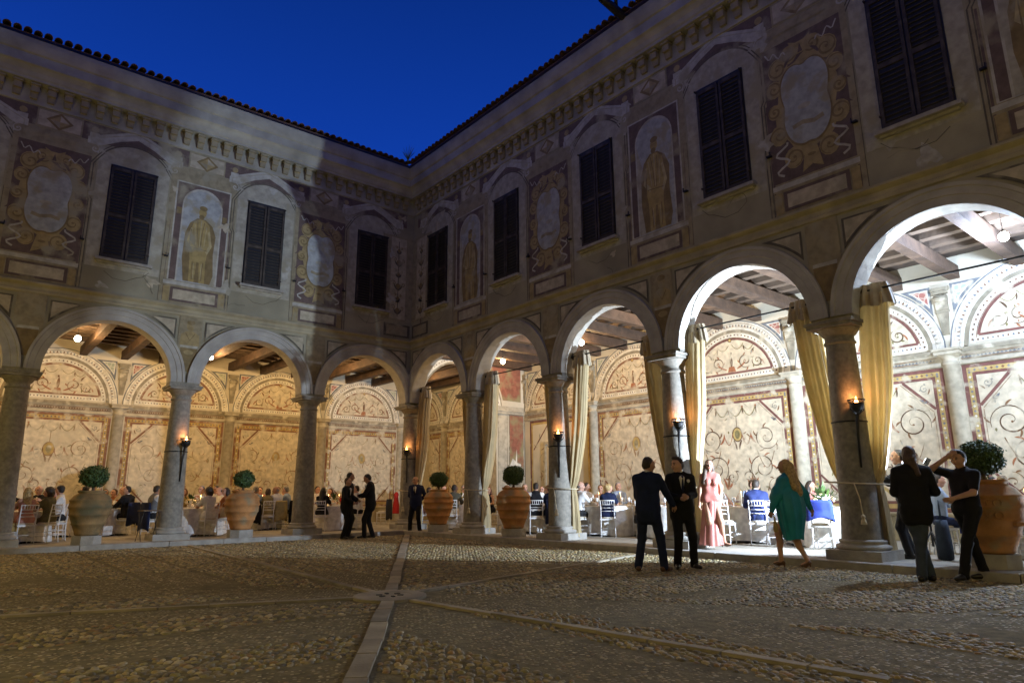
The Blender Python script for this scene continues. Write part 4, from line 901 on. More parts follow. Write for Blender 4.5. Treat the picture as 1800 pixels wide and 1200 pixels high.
FAB = {k: fabric('cloth_'+k, c) for k, c in dict(navy=(.012, .019, .055), black=(.010, .010, .012), charcoal=(.026, .027, .03), white=(.72, .70, .66), cream=(.58, .50, .37), pink=(.46, .165, .135), teal=(.004, .105, .125), jeans=(.045, .06, .085),
    blue=(.026, .038, .12), khaki=(.30, .24, .11), olive=(.14, .125, .06), lilac=(.24, .16, .30), gold=(.42, .30, .11), red=(.36, .02, .018), lightblue=(.34, .42, .55), grey=(.20, .20, .20), patt=(.09, .085, .06), orange=(.36, .14, .05), royal=(.02, .034, .19), rose=(.5, .25, .2), sage=(.30, .32, .2)).items()}
FAB['shoe'] = mat('black_shoe_leather', (.012, .010, .009), .35); FAB['tanshoe'] = mat('brown_shoe_leather', (.10, .045, .02), .4)
FAB['satin'] = mat('pink_satin_cloth', (.40, .145, .115), .42, .14, 6., .2, 90., spec=.5); FAB['silk'] = mat('teal_silk_cloth', (.012, .23, .30), .5, .16, 6., .2, 90., spec=.4)
def pleated(rings, n=84, folds=11, amp=.05, ph=0., top=False):
    """cloth hanging in pleats: rings (cx, cy, z, rx, ry, fold depth 0..1)"""
    V = []
    for k, (cx, cy, z, rx, ry, a) in enumerate(rings):
        for j in range(n):
            q = 2*math.pi*j/n; w = math.sin(folds*q+ph+.25*k*math.sin(2*q))*.6+math.sin((folds*2-3)*q+2*ph)*.25+math.sin(5*q+ph)*.35; f = 1+amp*a*w
            V.append((cx+rx*f*math.cos(q), cy+ry*f*math.sin(q), z+(.012*math.sin(3*q+ph) if k == 0 else 0)))
    Q = [(i*n+j, i*n+(j+1) % n, (i+1)*n+(j+1) % n, (i+1)*n+j) for i in range(len(rings)-1) for j in range(n)]
    V = np.array(V); c = len(V); V = np.concatenate([V, [V[-n:].mean(0)]]); Q += [((len(rings)-1)*n+j, (len(rings)-1)*n+(j+1) % n, c, c) for j in range(n)]
    return V, np.array(Q)
def paint_face(V, Q, J):
    ctr = V[Q].mean(1); loc = (ctr-J['head'])@J['Rh']; mi = np.zeros(len(Q), int)
    for s in (-1, 1):
        mi[((np.abs(loc[:, 0]-s*.031)/.015)**2+((loc[:, 2]-.011)/.0075)**2 < 1) & (loc[:, 1] > .05)] = 1
        mi[(np.abs(loc[:, 0]-s*.032) < .020) & (np.abs(loc[:, 2]-.034) < .0055) & (loc[:, 1] > .05)] = 3
    mi[(np.abs(loc[:, 0]) < .023) & (np.abs(loc[:, 2]+.053) < .0075) & (loc[:, 1] > .05)] = 2
    return mi
CACHE = {}
def person_meshes(p, key, det):
    """skin body, garments and hair as mesh data; det: 1 near, 2 far"""
    if key in CACHE: return CACHE[key]
    J = skeleton(p); fem = p.get('fem', False); o = p['outfit']; hb = .014 if det == 1 else .024; hg = .0125 if det == 1 else .022; hh = .0062 if det == 1 else .011; out = []
    pr = P_torso(J, -.012, fem)+P_arms(J, 0)+P_hips(J, -.012)+(P_legs(J, -.016) if o in ('suit', 'shirt', 'vest', 'polo') else P_legs(J, -.002))
    for i in (0, 1):   # bare or stockinged foot inside the shoe
        t = p['feet'][i]; q = rz3(t[3]); tilt = t[4] if len(t) > 4 else 0.; pr.append(('c', J['an'][i]+q@v3(0, -.015, -.035), J['an'][i]+q@v3(0, .12, -.06-tilt), .03, .024, .02))
    V, Q = sdf(pr, hb); parts = [(V, Q, np.zeros(len(Q), int))]
    V, Q = sdf(P_head(J, fem), hh); parts.append((V, Q, paint_face(V, Q, J)))
    for i in (0, 1):
        V, Q = sdf(P_hand(J['wr'][i], J['el'][i], p.get('curl', (.35, .35))[i], (1, -1)[i], p.get('palm', [(.6, .4, 0), (-.6, .4, 0)])[i]), .0055 if det == 1 else .008); parts.append((V, Q, np.zeros(len(Q), int)))
    Vs, Qs, Ms, b = [], [], [], 0
    for V, Q, M in parts: Vs.append(V); Qs.append(Q+b); Ms.append(M); b += len(V)
    out.append(('body', np.concatenate(Vs), np.concatenate(Qs), np.concatenate(Ms), 'skin'))
    add = lambda nm, pr, h, mk, fold=0.: out.append((nm,)+sdf(pr, h, fold, len(out)+hash(key) % 7 if False else len(out))+(None, mk))
    seated = p.get('seated', False)
    if o in ('suit', 'shirt', 'vest', 'polo'):
        add('trousers', P_hips(J, .006)+P_legs(J, .013, cuff=.012, lo=-.02)+[('c', J['pel']+v3(-.06, 0, .02), J['pel']+v3(.06, 0, .02), .10, .10, .05), ('c', J['pel']+v3(-.05, 0, .1), J['pel']+v3(.05, 0, .1), .095, .095, .05)], hg, 'c2', .0035)
    if o == 'suit':
        hem = -.13 if not seated else -.02
        pr = P_torso(J, .020, fem)+P_arms(J, .017, cuff=.06)
        if not seated: pr.append(('e', J['pel']+v3(0, -.055, -.03), (.155, .108, .115), .05))
        for s in (-1, 1): pr.append(('c', J['waist']+v3(s*.055, 0, -.02), J['pel']+v3(s*.072, -.005, hem), .108, .122, .06))
        pr.append(('-', J['neck']+J['lean']*.09, (.075, .09, .10), .01)); add('jacket', pr, hg, 'c1', .0035)
        pr = [('c', J['chest']+J['tw']@v3(0, .112, .10), J['chest']+J['tw']@v3(0, .118, -.10), .046, .012, .01), ('c', J['neck']-J['lean']*.045, J['neck']+J['lean']*.012, .062, .058, .01)]; add('shirt', pr, hh, 'c3')
        if p.get('tie'): add('tie', [('c', J['chest']+J['tw']@v3(0, .142, .115), J['chest']+J['tw']@v3(0, .130, -.10), .017, .020, .01), ('e', J['chest']+J['tw']@v3(0, .135, .125), (.02, .02, .02), .01)], hh, 'c4')
    elif o in ('shirt', 'vest', 'polo'):
        pr = P_torso(J, .014, fem)+(P_arms(J, .013, cuff=.05) if o != 'polo' else [('c', J['sh'][i], J['sh'][i]+(J['el'][i]-J['sh'][i])*.75, .07, .062, .03) for i in (0, 1)])
        pr += [('c', J['waist']+v3(-.05, 0, -.02), J['pel']+v3(-.06, 0, .03), .10, .115, .05), ('c', J['waist']+v3(.05, 0, -.02), J['pel']+v3(.06, 0, .03), .10, .115, .05), ('-', J['neck']+J['lean']*.09, (.07, .085, .088), .01)]
        add('shirt', pr, hg, 'c1', .003)
        if o == 'vest':
            pr = P_torso(J, .021, fem)+[('-', J['neck']+J['lean']*.06+v3(0, .06, 0), (.07, .1, .12), .01)]+[('-', J['sh'][i], (.075, .1, .1), .01) for i in (0, 1)]; add('waistcoat', pr, hg, 'c4')
    elif o in ('dress', 'gown', 'strap', 'jump', 'kaftan'):
        pr = P_torso(J, .010, True)
        if o == 'dress': pr += [('c', J['sh'][i], J['sh'][i]+(J['el'][i]-J['sh'][i])*.8, .064, .054, .03) for i in (0, 1)]
        if o == 'kaftan':
            pr = P_torso(J, .02, True)
            for i in (0, 1): pr += [('c', J['sh'][i]-v3(0, 0, .02), J['el'][i]-v3(0, 0, .02), .075, .095, .05), ('c', J['el'][i]-v3(0, 0, .02), J['wr'][i], .088, .045, .05), ('c', J['el'][i]*.6+J['sh'][i]*.4-v3(0, 0, .06), J['waist']+v3((-.12, .12)[i], 0, .04), .085, .10, .08)]
        if seated:
            for i in (0, 1): pr.append(('c', J['hip'][i]+v3(0, 0, .01), J['kn'][i], .105, .078, .07)); pr.append(('c', J['kn'][i], J['kn'][i]*.55+J['an'][i]*.45, .075, .085, .06))
            pr += P_hips(J, .012)
        else: pr += P_hips(J, .008)
        if o == 'jump': out.append(('skirt',)+pleated([(.05, .03, .07, .235, .17, 1.), (.045, .03, .2, .22, .16, 1.), (.03, .02, .45, .195, .145, .9), (.01, .005, .7, .178, .135, .7), (-.005, 0, .88, .168, .128, .45), (-.01, 0, 1.0, .148, .112, .35), (-.015, .0, 1.085, .115, .09, .3), (-.015, .0, 1.11, .112, .088, .2), (-.015, 0, 1.125, .10, .08, .1)], folds=10, amp=.085)+(None, 'c1'))
        if o == 'kaftan': out.append(('skirt',)+pleated([(.02, .0, .47, .178, .135, .7), (.02, .0, .54, .185, .142, .8), (.015, 0, .68, .215, .165, 1.), (.01, -.01, .85, .255, .19, 1.), (0, -.01, 1.02, .275, .19, 1.), (0, -.005, 1.18, .255, .165, .8), (0, 0, 1.32, .20, .125, .5), (0, 0, 1.42, .13, .09, .2)], folds=12, amp=.07, ph=1.)+(None, 'c1'))
        pr.append(('-', J['neck']+J['lean']*.085+v3(0, .02, 0), (.085, .09, .10), .01))
        if o == 'strap': pr += [('-', J['sh'][i]+v3(0, 0, .03), (.075, .12, .09), .01) for i in (0, 1)]
        add('dress', pr, hg, 'c1', .006)
        if o == 'jump': add('belt', [('c', J['waist']+v3(-.06, 0, -.0), J['waist']+v3(.06, 0, .0), .098, .098, .02), ('-', J['waist']+v3(0, 0, .12), (.4, .4, .095), .01), ('-', J['waist']+v3(0, 0, -.12), (.4, .4, .095), .01)], hg, 'c1')
    add('hair', P_hair(J, p['hair'], fem), hh*1.15, 'hair', .004 if p['hair'] in ('curly', 'long', 'side', 'tail', 'loose') else .0015)
    if not p.get('noshoes'):
        for i in (0, 1):
            f = p['feet'][i]; q = rz3(f[3]); b = J['an'][i].copy(); tl = f[4] if len(f) > 4 else 0.
            if p.get('heels'):
                pr = [('c', b+q@v3(0, -.03, -.045), b+q@v3(0, .05, -.062-tl), .034, .034, .02), ('c', b+q@v3(0, .05, -.062-tl), b+q@v3(0, .135, -.064-tl), .034, .02, .02), ('c', b+q@v3(0, -.045, -.05), b+q@v3(0, -.05, -.085-.02), .02, .010, .01)]
            else: pr = [('c', b+q@v3(0, -.045, -.05), b+q@v3(0, .06, -.052-tl), .042, .042, .03), ('c', b+q@v3(0, .06, -.055-tl), b+q@v3(0, .17, -.06-tl), .04, .028, .03), ('-', b+q@v3(0, .05, -.085-.3-tl), (.4, .4, .3), .005)]
            add('shoe', pr, .011 if det == 1 else .018, 'shoe')
    CACHE[key] = ([(nm, npmesh(nm, V, Q, [None]*4 if nm == 'body' else [None], MI, True), mk) for nm, V, Q, MI, mk in out], J)
    return CACHE[key]
def person(p, key, det, loc, rz, H, cols, label, group=None):
    ms, J = person_meshes(p, key, det)
    root = empty('person', loc, rz, label, 'person', group); s = H/1.75; root.scale = (s, s, s)
    for nm, me, mk in ms:
        o = obj(nm, me, root)
        if mk == 'skin': M_ = [SKIN[cols.get('skin', 'fair')], EYE, LIP, BROW]
        elif mk == 'hair': M_ = [HAIR[cols.get('hair', 'dark')]]
        elif mk == 'shoe': M_ = [FAB[cols.get('shoe', 'shoe')]]
        else: M_ = [FAB[cols.get(mk, 'white' if mk == 'c3' else 'black')]]
        for i, m in enumerate(M_): o.material_slots[i].link = 'OBJECT'; o.material_slots[i].material = m
    return root, J
face = lambda dx, dy: math.atan2(-dx, dy)
RT, AW = (.767, -.641), (.641, .767)
def toward(r, a): return face(RT[0]*r+AW[0]*a, RT[1]*r+AW[1]*a)
def standing():
    # man in navy suit, back turned, reaching out with his right hand
    person(dict(outfit='suit', hair='short', feet=[(-.19, -.02, 0, .35), (.20, .05, 0, -.4)], hands=[(-.06, .27, 1.08), (.34, .36, .93)], elbow=[(-.45, -.9, -.4), (.4, -.8, -.6)], head=(-.75, -.05), lean=(.02, .02)), 'navy', 1,
           (-3.11, -12.45, .02), toward(.45, .9), 1.78, dict(c1='navy', c2='navy', skin='mid', hair='dark', shoe='tanshoe'), 'man in a navy suit with his back turned, reaching out his right hand')
    r, J = person(dict(outfit='suit', hair='quiff', tie=True, feet=[(-.15, .0, 0, .3), (.13, .04, 0, -.3)], hands=[(-.02, .30, 1.10), (.09, .27, 1.08)], elbow=[(-.7, -.6, -.5), (.7, -.6, -.5)], head=(-1.15, -.03), curl=(.8, .6), palm=[(.4, 0, .9), (-.4, 0, .9)]), 'groom', 1,
           (-2.39, -12.57, .02), toward(.05, -1), 1.79, dict(c1='black', c2='black', c4='navy', skin='fair', hair='dark'), 'young man in a black suit with a white buttonhole flower, hands clasped')
    b = MB()
    for i in range(9): a = i*2.4; b.ell((.016*math.cos(a)*(i > 0), .010+.004*(i % 3), .016*math.sin(a)*(i > 0)), (.013, .008, .013), 0, 7, 4)
    b.tube([(0, 0, -.01), (.004, .004, -.05)], .004, 1, 5)
    b.obj('buttonhole_flower', [FAB['white'], mat('leaf_green', (.05, .10, .03), .6)], r, tuple(J['chest']+v3(-.095, .125, .06)))
    person(dict(outfit='jump', fem=True, hair='side', heels=True, hem=.10, feet=[(-.20, .05, .06, .9), (.06, .0, .06, .6)], hands=[(-.20, -.08, .92), (.24, .05, .86)], elbow=[(-.8, -.7, 0), (.8, -.6, 0)], head=(-.1, .0), pel=(0, 0, .97), lean=(-.02, 0)), 'pink', 1,
           (.08, -11.47, .127), toward(-.12, -1), 1.72, dict(c1='satin', skin='mid', hair='brown', shoe='tanshoe'), 'long haired woman in a floor length pink satin jumpsuit by the step')
    person(dict(outfit='kaftan', fem=True, hair='loose', heels=True, hem=.50, feet=[(-.08, .20, .06, .1), (.10, -.16, .075, -.1, .03)], hands=[(-.36, .12, .84), (.46, -.08, .90)], elbow=[(-.9, -.3, 0), (.9, -.5, 0)], head=(.55, .02), pel=(0, 0, .96), curl=(.9, .4)), 'teal', 1,
           (-1.35, -13.90, .02), toward(-.5, .85), 1.70, dict(c1='silk', skin='mid', hair='blond', shoe='tanshoe'), 'long haired blond woman in a loose teal dress walking across the cobbles')
    person(dict(outfit='shirt', hair='short', feet=[(-.10, .03, 0, .1), (.11, -.03, 0, -.2)], hands=[(-.02, .30, 1.30), (-.05, .26, 1.22)], elbow=[(-1, -.2, -.4), (1, -.1, -.3)], head=(.25, .06)), 'waiter', 1,
           (.66, -14.87, .127), toward(-.85, .45), 1.79, dict(c1='charcoal', c2='charcoal', skin='fair', hair='black'), 'dark haired man in charcoal shirt standing behind the curtain, arms raised')
    person(dict(outfit='suit', hair='tail', feet=[(.07, .02, 0, .35), (-.05, -.10, 0, -.45)], knee=[(.25, 1, 0), (-.25, 1, 0)], hands=[(-.10, .28, 1.06), (.16, .29, 1.10)], elbow=[(-.6, -.8, -.5), (.6, -.8, -.5)], head=(-.25, .0), lean=(.015, .03)), 'ponytail', 1,
           (-1.33, -15.74, .02), toward(.35, .92), 1.83, dict(c1='black', c2='jeans', skin='mid', hair='brown'), 'man with long tied hair in dark blazer and jeans, legs crossed')
    person(dict(outfit='polo', hair='quiff', feet=[(-.02, .24, 0, .15), (.06, -.22, 0, -.3)], hands=[(-.14, .33, 1.08), (.045, .17, 1.63)], elbow=[(-.7, -.6, -.6), (.9, .55, -.45)], head=(.12, -.10), lean=(.0, -.05), curl=(.5, .15), palm=[(.6, .4, 0), (-.2, -1, .2)]), 'polo', 1,
           (-.80, -16.20, .02), toward(-.92, -.25), 1.77, dict(c1='black', c2='black', skin='mid', hair='black'), 'man in black polo shirt shielding his eyes with a raised hand')
    b = MB(); b.ell((0, 0, 0), (.05, .03, .004), 0)
    person(dict(outfit='suit', hair='short', tie=True, feet=[(-.09, .05, 0, .2), (.10, -.03, 0, -.25)], hands=[(-.12, .25, 1.02), (.14, .24, 1.03)], elbow=[(-1, -.5, -.3), (1, -.5, -.3)], head=(-.2, .03)), 'suita', 2,
           (-2.92, -1.42, .02), toward(.92, -.1), 1.70, dict(c1='black', c2='black', skin='mid', hair='brown'), 'shorter man in dark suit seen side on, front one of the talking pair')
    person(dict(outfit='suit', hair='short', feet=[(-.10, .0, 0, .2), (.11, .0, 0, -.2)], hands=[(-.24, .1, .95), (.20, .2, 1.0)], head=(-.25, .0)), 'suitb', 2,
           (-2.66, -1.02, .02), toward(.8, .35), 1.86, dict(c1='charcoal', c2='charcoal', skin='tan', hair='black'), 'taller man in dark suit standing behind the shorter dark suited man')
    person(dict(outfit='suit', hair='short', feet=[(-.07, .13, 0, .15), (.09, -.08, 0, -.2)], hands=[(-.05, .30, 1.12), (.04, .27, 1.1)], elbow=[(-1, -.5, -.2), (1, -.6, -.2)], head=(.1, -.42), lean=(0, .05), curl=(.8, .8)), 'suitc', 2,
           (-2.26, -1.62, .02), toward(-.93, -.1), 1.83, dict(c1='black', c2='black', skin='tan', hair='black'), 'man in dark suit bowing his head over his hands before the fresco')
    person(dict(outfit='suit', hair='bald', tie=True, feet=[(-.17, .05, 0, .4), (.17, .0, 0, -.4)], hands=[(-.08, -.17, .98), (.07, -.18, .97)], elbow=[(-1, -.3, 0), (1, -.3, 0)], head=(-.45, -.03)), 'suitd', 2,
           (-.32, -.95, .02), toward(-.15, -1), 1.77, dict(c1='navy', c2='black', skin='mid', hair='dark'), 'balding man in suit and tie standing before the corner column')
standing()
# ------------------------------------------------------------------ chairs, tables and the seated guests
FZ = .127
CHW = mat('white_chair_paint', (.72, .71, .70), .45, .06, 5.); CUSH = mat('ivory_cushion', (.66, .60, .48), .85, .1, 6., .2, 60.)
def make_chair():
    root = empty('banquet_chair', (0, 0, 0))
    b = MB(); b.box((0, 0, .435), (.40, .40, .03)); b.box((0, 0, .415), (.36, .36, .02)); b.obj('seat', [CHW], root)
    b = MB(); b.lathe([(.0, 0), (.19, .0), (.205, .015), (.2, .035), (.15, .045), (0, .048)], (0, 0, .452), n=16); b.obj('cushion', [CUSH], root)
    for sx in (-1, 1):
        b = MB(); b.tube([(sx*.18, .18, 0), (sx*.178, .178, .25), (sx*.175, .175, .44)], [.011, .0145, .016], n=7); b.obj('leg', [CHW], root)
        b = MB(); b.tube([(sx*.185, -.215, 0), (sx*.178, -.185, .25), (sx*.172, -.178, .44), (sx*.172, -.195, .66), (sx*.178, -.235, .92)], [.011, .0145, .016, .015, .012], n=7); b.obj('leg', [CHW], root)
    yb = lambda z: -.178-.017*(z-.44)/.22 if z < .66 else -.195-.04*(z-.66)/.26
    for z, r in ((.905, .014), (.80, .010), (.72, .009), (.64, .009)):
        b = MB(); b.tube([(-.176, yb(z), z), (0, yb(z)-.012, z), (.176, yb(z), z)], r, n=6); b.obj('back_rail', [CHW], root)
    for i in range(5):
        x = -.11+.055*i; b = MB(); b.tube([(x, yb(.8)-.01, .80), (x, yb(.9)-.01, .905)], .0075, n=6); b.obj('spindle', [CHW], root)
    for z in (.16, .26):
        for sx in (-1, 1):
            b = MB(); b.tube([(sx*.18, .18, z), (sx*.18, -.19, z)], .0075, n=6); b.obj('stretcher', [CHW], root)
    for y, z in ((.18, .2), (-.195, .21)):
        b = MB(); b.tube([(-.178, y, z), (.178, y, z)], .0075, n=6); b.obj('stretcher', [CHW], root)
    return root
CHAIR0 = make_chair(); CUSED = []
def chair(x, y, rz, label):
    o = CHAIR0 if not CUSED else copy_tree(CHAIR0); CUSED.append(1)
    o.location = (x, y, FZ); o.rotation_euler = (0, 0, rz); tag(o, label, 'chair', 'white banquet chairs around the tables'); return o
CLOTH = fabric('white_tablecloth', (.74, .72, .68)); GLASS = mat('clear_glass', (.75, .78, .78), .08, .02, 3., spec=.8); CHINA = mat('white_china', (.78, .77, .74), .25, .03, 4.)
WAX = mat('candle_wax', (.80, .72, .55), .5, .05, 4.); FLAME = mat('candle_flame', (1, .6, .2), .5, emit=(1., .55, .18, 14.))
PET = {k: mat('petal_'+k, c, .7, .15, 20.) for k, c in (('white', (.74, .70, .60)), ('peach', (.66, .42, .28)), ('yellow', (.66, .55, .22)))}
LEAF = mat('leaf_green', (.075, .125, .022), .6, .4, 12.); LEAF2 = mat('leaf_dark', (.045, .085, .016), .6, .4, 12.)
def cloth_mesh():
    V, F = [], []; n = 72; rings = [(.0, .765), (.5, .765), (.84, .765), (.885, .755), (.90, .72), (.915, .55), (.93, .35), (.95, .12), (.955, .05)]
    for r, z in rings:
        for j in range(n):
            q = 2*math.pi*j/n; d = max(0, (.75-z)/.7); rr = r*(1+d*(.045*math.sin(9*q+.5)+.03*math.sin(17*q)+.02*math.sin(4*q)))
            V.append((rr*math.cos(q), rr*math.sin(q), z-(.05*d*(1+math.sin(4*q+.7))*.5 if z < .3 else 0)))
    for i in range(len(rings)-1): F += [(i*n+j, i*n+(j+1) % n, (i+1)*n+(j+1) % n, (i+1)*n+j) for j in range(n)]
    return npmesh('tablecloth', V, F, [CLOTH], smooth=True)
CLOTHM = cloth_mesh()
def small_meshes():
    g = MB(); g.lathe([(.034, 0), (.034, .004), (.005, .008), (.0045, .09), (.02, .10), (.038, .135), (.036, .18), (.032, .205)], n=12); glass = g.mesh('wine_glass', [GLASS])
    p = MB(); p.lathe([(.0, .006), (.09, .006), (.135, .02), (.135, .024), (.09, .012), (0, .01)], n=20); plate = p.mesh('plate', [CHINA])
    c = MB(); c.lathe([(.045, 0), (.045, .01), (.016, .02), (.014, .05), (.02, .055)], n=12, m=1); c.tube([(0, 0, .05), (0, 0, .30)], .011, 0, 8); cand = c.mesh('candle', [WAX, CHINA])
    f = MB(); f.lathe([(.0, .0), (.007, .008), (.009, .02), (.005, .04), (.0, .055)], n=8); fl = f.mesh('flame', [FLAME])
    n = MB(); n.box((0, 0, .012), (.13, .09, .018), taper=.8); n.box((.02, .01, .03), (.09, .05, .02), taper=.5); nap = n.mesh('napkin', [CLOTH])
    b = MB(); b.lathe([(.036, 0), (.036, .19), (.03, .22), (.013, .26), (.013, .32), (.015, .325)], n=12); bot = b.mesh('bottle', [mat('green_bottle_glass', (.02, .045, .015), .12)])
    return glass, plate, cand, fl, nap, bot
GLASSM, PLATEM, CANDM, FLAMEM, NAPM, BOTM = small_meshes()
def flowers(seed, big):
    rs = random.Random(seed); f = MB(); l = MB(); v = MB(); v.lathe([(.05, 0), (.09, .01), (.10, .06), (.085, .10), (.06, .105)], n=14)
    for i in range(34 if big else 22):
        a, e = rs.uniform(0, 6.28), rs.uniform(.05, 1.4); R_ = (.22 if big else .16)*rs.uniform(.75, 1.05); c = (R_*math.cos(a)*math.cos(e), R_*math.sin(a)*math.cos(e), .12+R_*.75*math.sin(e)); r = rs.uniform(.022, .042)
        m = rs.choice((0, 0, 0, 1, 2)); f.ell(c, (r, r, r*.8), m, 7, 4)
        for k in range(3): q = rs.uniform(0, 6.28); f.ell((c[0]+r*.7*math.cos(q), c[1]+r*.7*math.sin(q), c[2]-r*.2), (r*.7, r*.7, r*.5), m, 6, 3)
    for i in range(90 if big else 60):
        a, e = rs.uniform(0, 6.28), rs.uniform(-.2, 1.45); L = rs.uniform(.08, .2)*(1.3 if big else 1.); R_ = rs.uniform(.06, .2); c = Vector((R_*math.cos(a)*math.cos(e), R_*math.sin(a)*math.cos(e), .1+R_*math.sin(e)))
        d = Vector((math.cos(a)*math.cos(e), math.sin(a)*math.cos(e), math.sin(e)+.3)).normalized(); s = d.cross(Vector((0, 0, 1))).normalized()*L*.18
        l.add([c, c+d*L*.5+s, c+d*L, c+d*L*.5-s], [(0, 1, 2, 3)], i % 2)
    return v.mesh('bowl', [CHINA]), f.mesh('blossoms', [PET['white'], PET['peach'], PET['yellow']]), l.mesh('leaves', [LEAF, LEAF2])
FLOW = [flowers(1, False), flowers(2, True)]
TABLES = dict(A=(-10.5, 1.75), B=(-8.3, 3.9), C=(-6.25, 1.75), D=(-3.6, 4.0), E=(-1.75, 1.9), F=(1.5, -.8), G=(1.7, -4.3), H=(2.3, -6.75), K=(2.4, -9.0), I=(2.7, -10.9), L=(2.6, -12.75), J=(2.6, -16.4))
TNAME = dict(A='beside the leftmost column', B='behind the leftmost planter', C='between the two left planters', D='behind the second planter, near the back', E='left of the inner corner column',
             F='just right of the inner corner column', G='behind the second arch planter', H='by the second curtained column', K='behind the navy suited man', I='behind the pink jumpsuit woman', L='behind the teal dress woman', J='behind the largest planter')
def table(k):
    x, y = TABLES[k]; t = empty('banquet_table', (x, y, FZ), random.uniform(0, 6), 'round table in white cloth '+TNAME[k], 'table', 'round banquet tables')
    obj('tablecloth', CLOTHM, t)
    b = MB(); b.lathe([(.84, .735), (.845, .76)], n=36); b.obj('tabletop', [WOOD2], t); b = MB(); b.tube([(0, 0, .02), (0, 0, .735)], .05); b.lathe([(.32, 0), (.32, .03), (.06, .07)], n=16); b.obj('pedestal', [IRON], t)
    z = FZ+.765; i = ord(k); big = k in 'LI'
    fx, fy = (x, y) if k != 'L' else (x-.1, y+.15)
    o = empty('flower_centrepiece', (fx, fy, z), i, ('tall leafy' if big else 'low')+' bowl of pale flowers on the table '+TNAME[k], 'flowers', 'flower centrepieces'); me = FLOW[big]
    obj('bowl', me[0], o); obj('blossoms', me[1], o, kind='stuff'); obj('leaves', me[2], o, kind='stuff')
    for j in range(8):
        q = i+j*math.pi/4; q2 = q+.28
        o = obj('wine_glass', GLASSM, None, (x+.52*math.cos(q2), y+.52*math.sin(q2), z)); tag(o, 'clear wine glass on the table '+TNAME[k], 'glass', 'wine glasses on the table '+TNAME[k])
        if j % 2 == 0:
            o = obj('plate', PLATEM, None, (x+.62*math.cos(q), y+.62*math.sin(q), z)); tag(o, 'white dinner plate on the table '+TNAME[k], 'plate', 'plates on the table '+TNAME[k])
        elif j % 4 == 1:
            o = obj('napkin', NAPM, None, (x+.66*math.cos(q), y+.66*math.sin(q), z), q); tag(o, 'crumpled white napkin on the table '+TNAME[k], 'napkin', 'napkins on the table '+TNAME[k])
    for j in range(2):
        q = i*1.3+j*math.pi; r = .30; 
        if k == 'I': q = 2.6+j*.55; r = .34
        o = empty('candle', (x+r*math.cos(q), y+r*math.sin(q), z), 0, 'lit cream candle on the table '+TNAME[k], 'candle', 'candles on the table '+TNAME[k])
        obj('candlestick', CANDM, o); obj('flame', FLAMEM, o, (0, 0, .30))
        if j == 0: lamp('POINT', 'candle_light', (x+r*math.cos(q), y+r*math.sin(q), z+.36), 5., (1., .55, .22), .02)
    if k in 'HA': o = obj('bottle', BOTM, None, (x-.2, y-.3, z)); tag(o, 'dark green wine bottle on the table '+TNAME[k], 'bottle')
for k in TABLES: table(k)
PO = dict(
    plain=dict(hands=[(-.16, .40, .80), (.16, .40, .80)], lean=(0, .06), head=(0, -.08)),
    turnl=dict(hands=[(-.18, .40, .80), (.12, .42, .80)], lean=(-.04, .08), head=(.75, -.03)),
    turnr=dict(hands=[(-.12, .40, .80), (.18, .42, .80)], lean=(.04, .08), head=(-.75, -.03)),
    chin=dict(hands=[(-.16, .38, .80), (.05, .245, 1.10)], lean=(0, .12), head=(.35, -.05), elbow=[(-.6, -.8, -.5), (.5, .3, -.9)]),
    bow=dict(hands=[(-.1, .46, .82), (.1, .46, .82)], lean=(0, .34), head=(-.25, -.25)),
    lift=dict(hands=[(-.05, .40, 1.05), (.10, .42, 1.0)], lean=(0, .04), head=(-.3, 0), elbow=[(-.8, -.3, -.9), (.8, -.3, -.9)]),
    back=dict(hands=[(-.17, .28, .72), (.17, .28, .72)], lean=(0, -.06), head=(1.0, .02)))
def guest(t, phi, pose, outfit, hair, cols, label, fem=False, r=1.06, pos=None, face_=None, chair_=True, dyaw=0.):
    x, y = TABLES[t]
    gx, gy = (x+r*math.cos(R(phi)), y+r*math.sin(R(phi))) if pos is None else pos
    d = (x-gx, y-gy) if face_ is None else face_; rz = face(*d)+dyaw
    p = dict(PO[pose]); p.update(pel=(0, -.03, .585), seated=True, outfit=outfit, hair=hair, fem=fem, feet=[(-.12, .36, 0, .1), (.12, .36, 0, -.1)], tie=outfit == 'suit')
    H = 1.68 if fem else 1.76; near = t in 'ILJ' or (t == 'H')
    person(p, ('seat', pose, outfit, hair, fem), 1 if t in 'ILJ' else 2, (gx, gy, FZ), rz, H, cols, label)
    if chair_: chair(gx, gy, rz, 'white chair of the '+label.split(',')[0])
G = guest
# left arcade, table by the leftmost column
G('A', 285, 'plain', 'strap', 'long', dict(c1='rose', hair='blond', skin='mid'), 'blond woman in pale top seen from behind, left end', True)
G('A', 316, 'turnl', 'dress', 'curly', dict(c1='olive', hair='dark', skin='mid'), 'curly haired woman in olive wrap seen from behind', True)
G('A', 356, 'turnr', 'shirt', 'short', dict(c1='white', c2='charcoal', hair='black', skin='mid'), 'dark haired man in white shirt next to the leftmost planter', False)
G('A', 51, 'plain', 'suit', 'bald', dict(c1='charcoal', c2='charcoal', hair='grey'), 'bald man facing out at the leftmost table')
G('A', 84, 'chin', 'dress', 'bob', dict(c1='black', hair='black', skin='mid'), 'black haired woman half hidden behind the blond guest', True)
G('B', 70, 'chin', 'dress', 'bob', dict(c1='white', hair='black', skin='mid'), 'woman with dark bob in white blouse right of the planter', True)
G('B', 56, 'lift', 'dress', 'bun', dict(c1='orange', hair='brown'), 'woman with tied hair raising both hands to her mouth', True)
G('B', 40, 'plain', 'shirt', 'bald', dict(c1='cream', c2='grey', hair='grey'), 'man in cream shirt facing the dark suited diner')
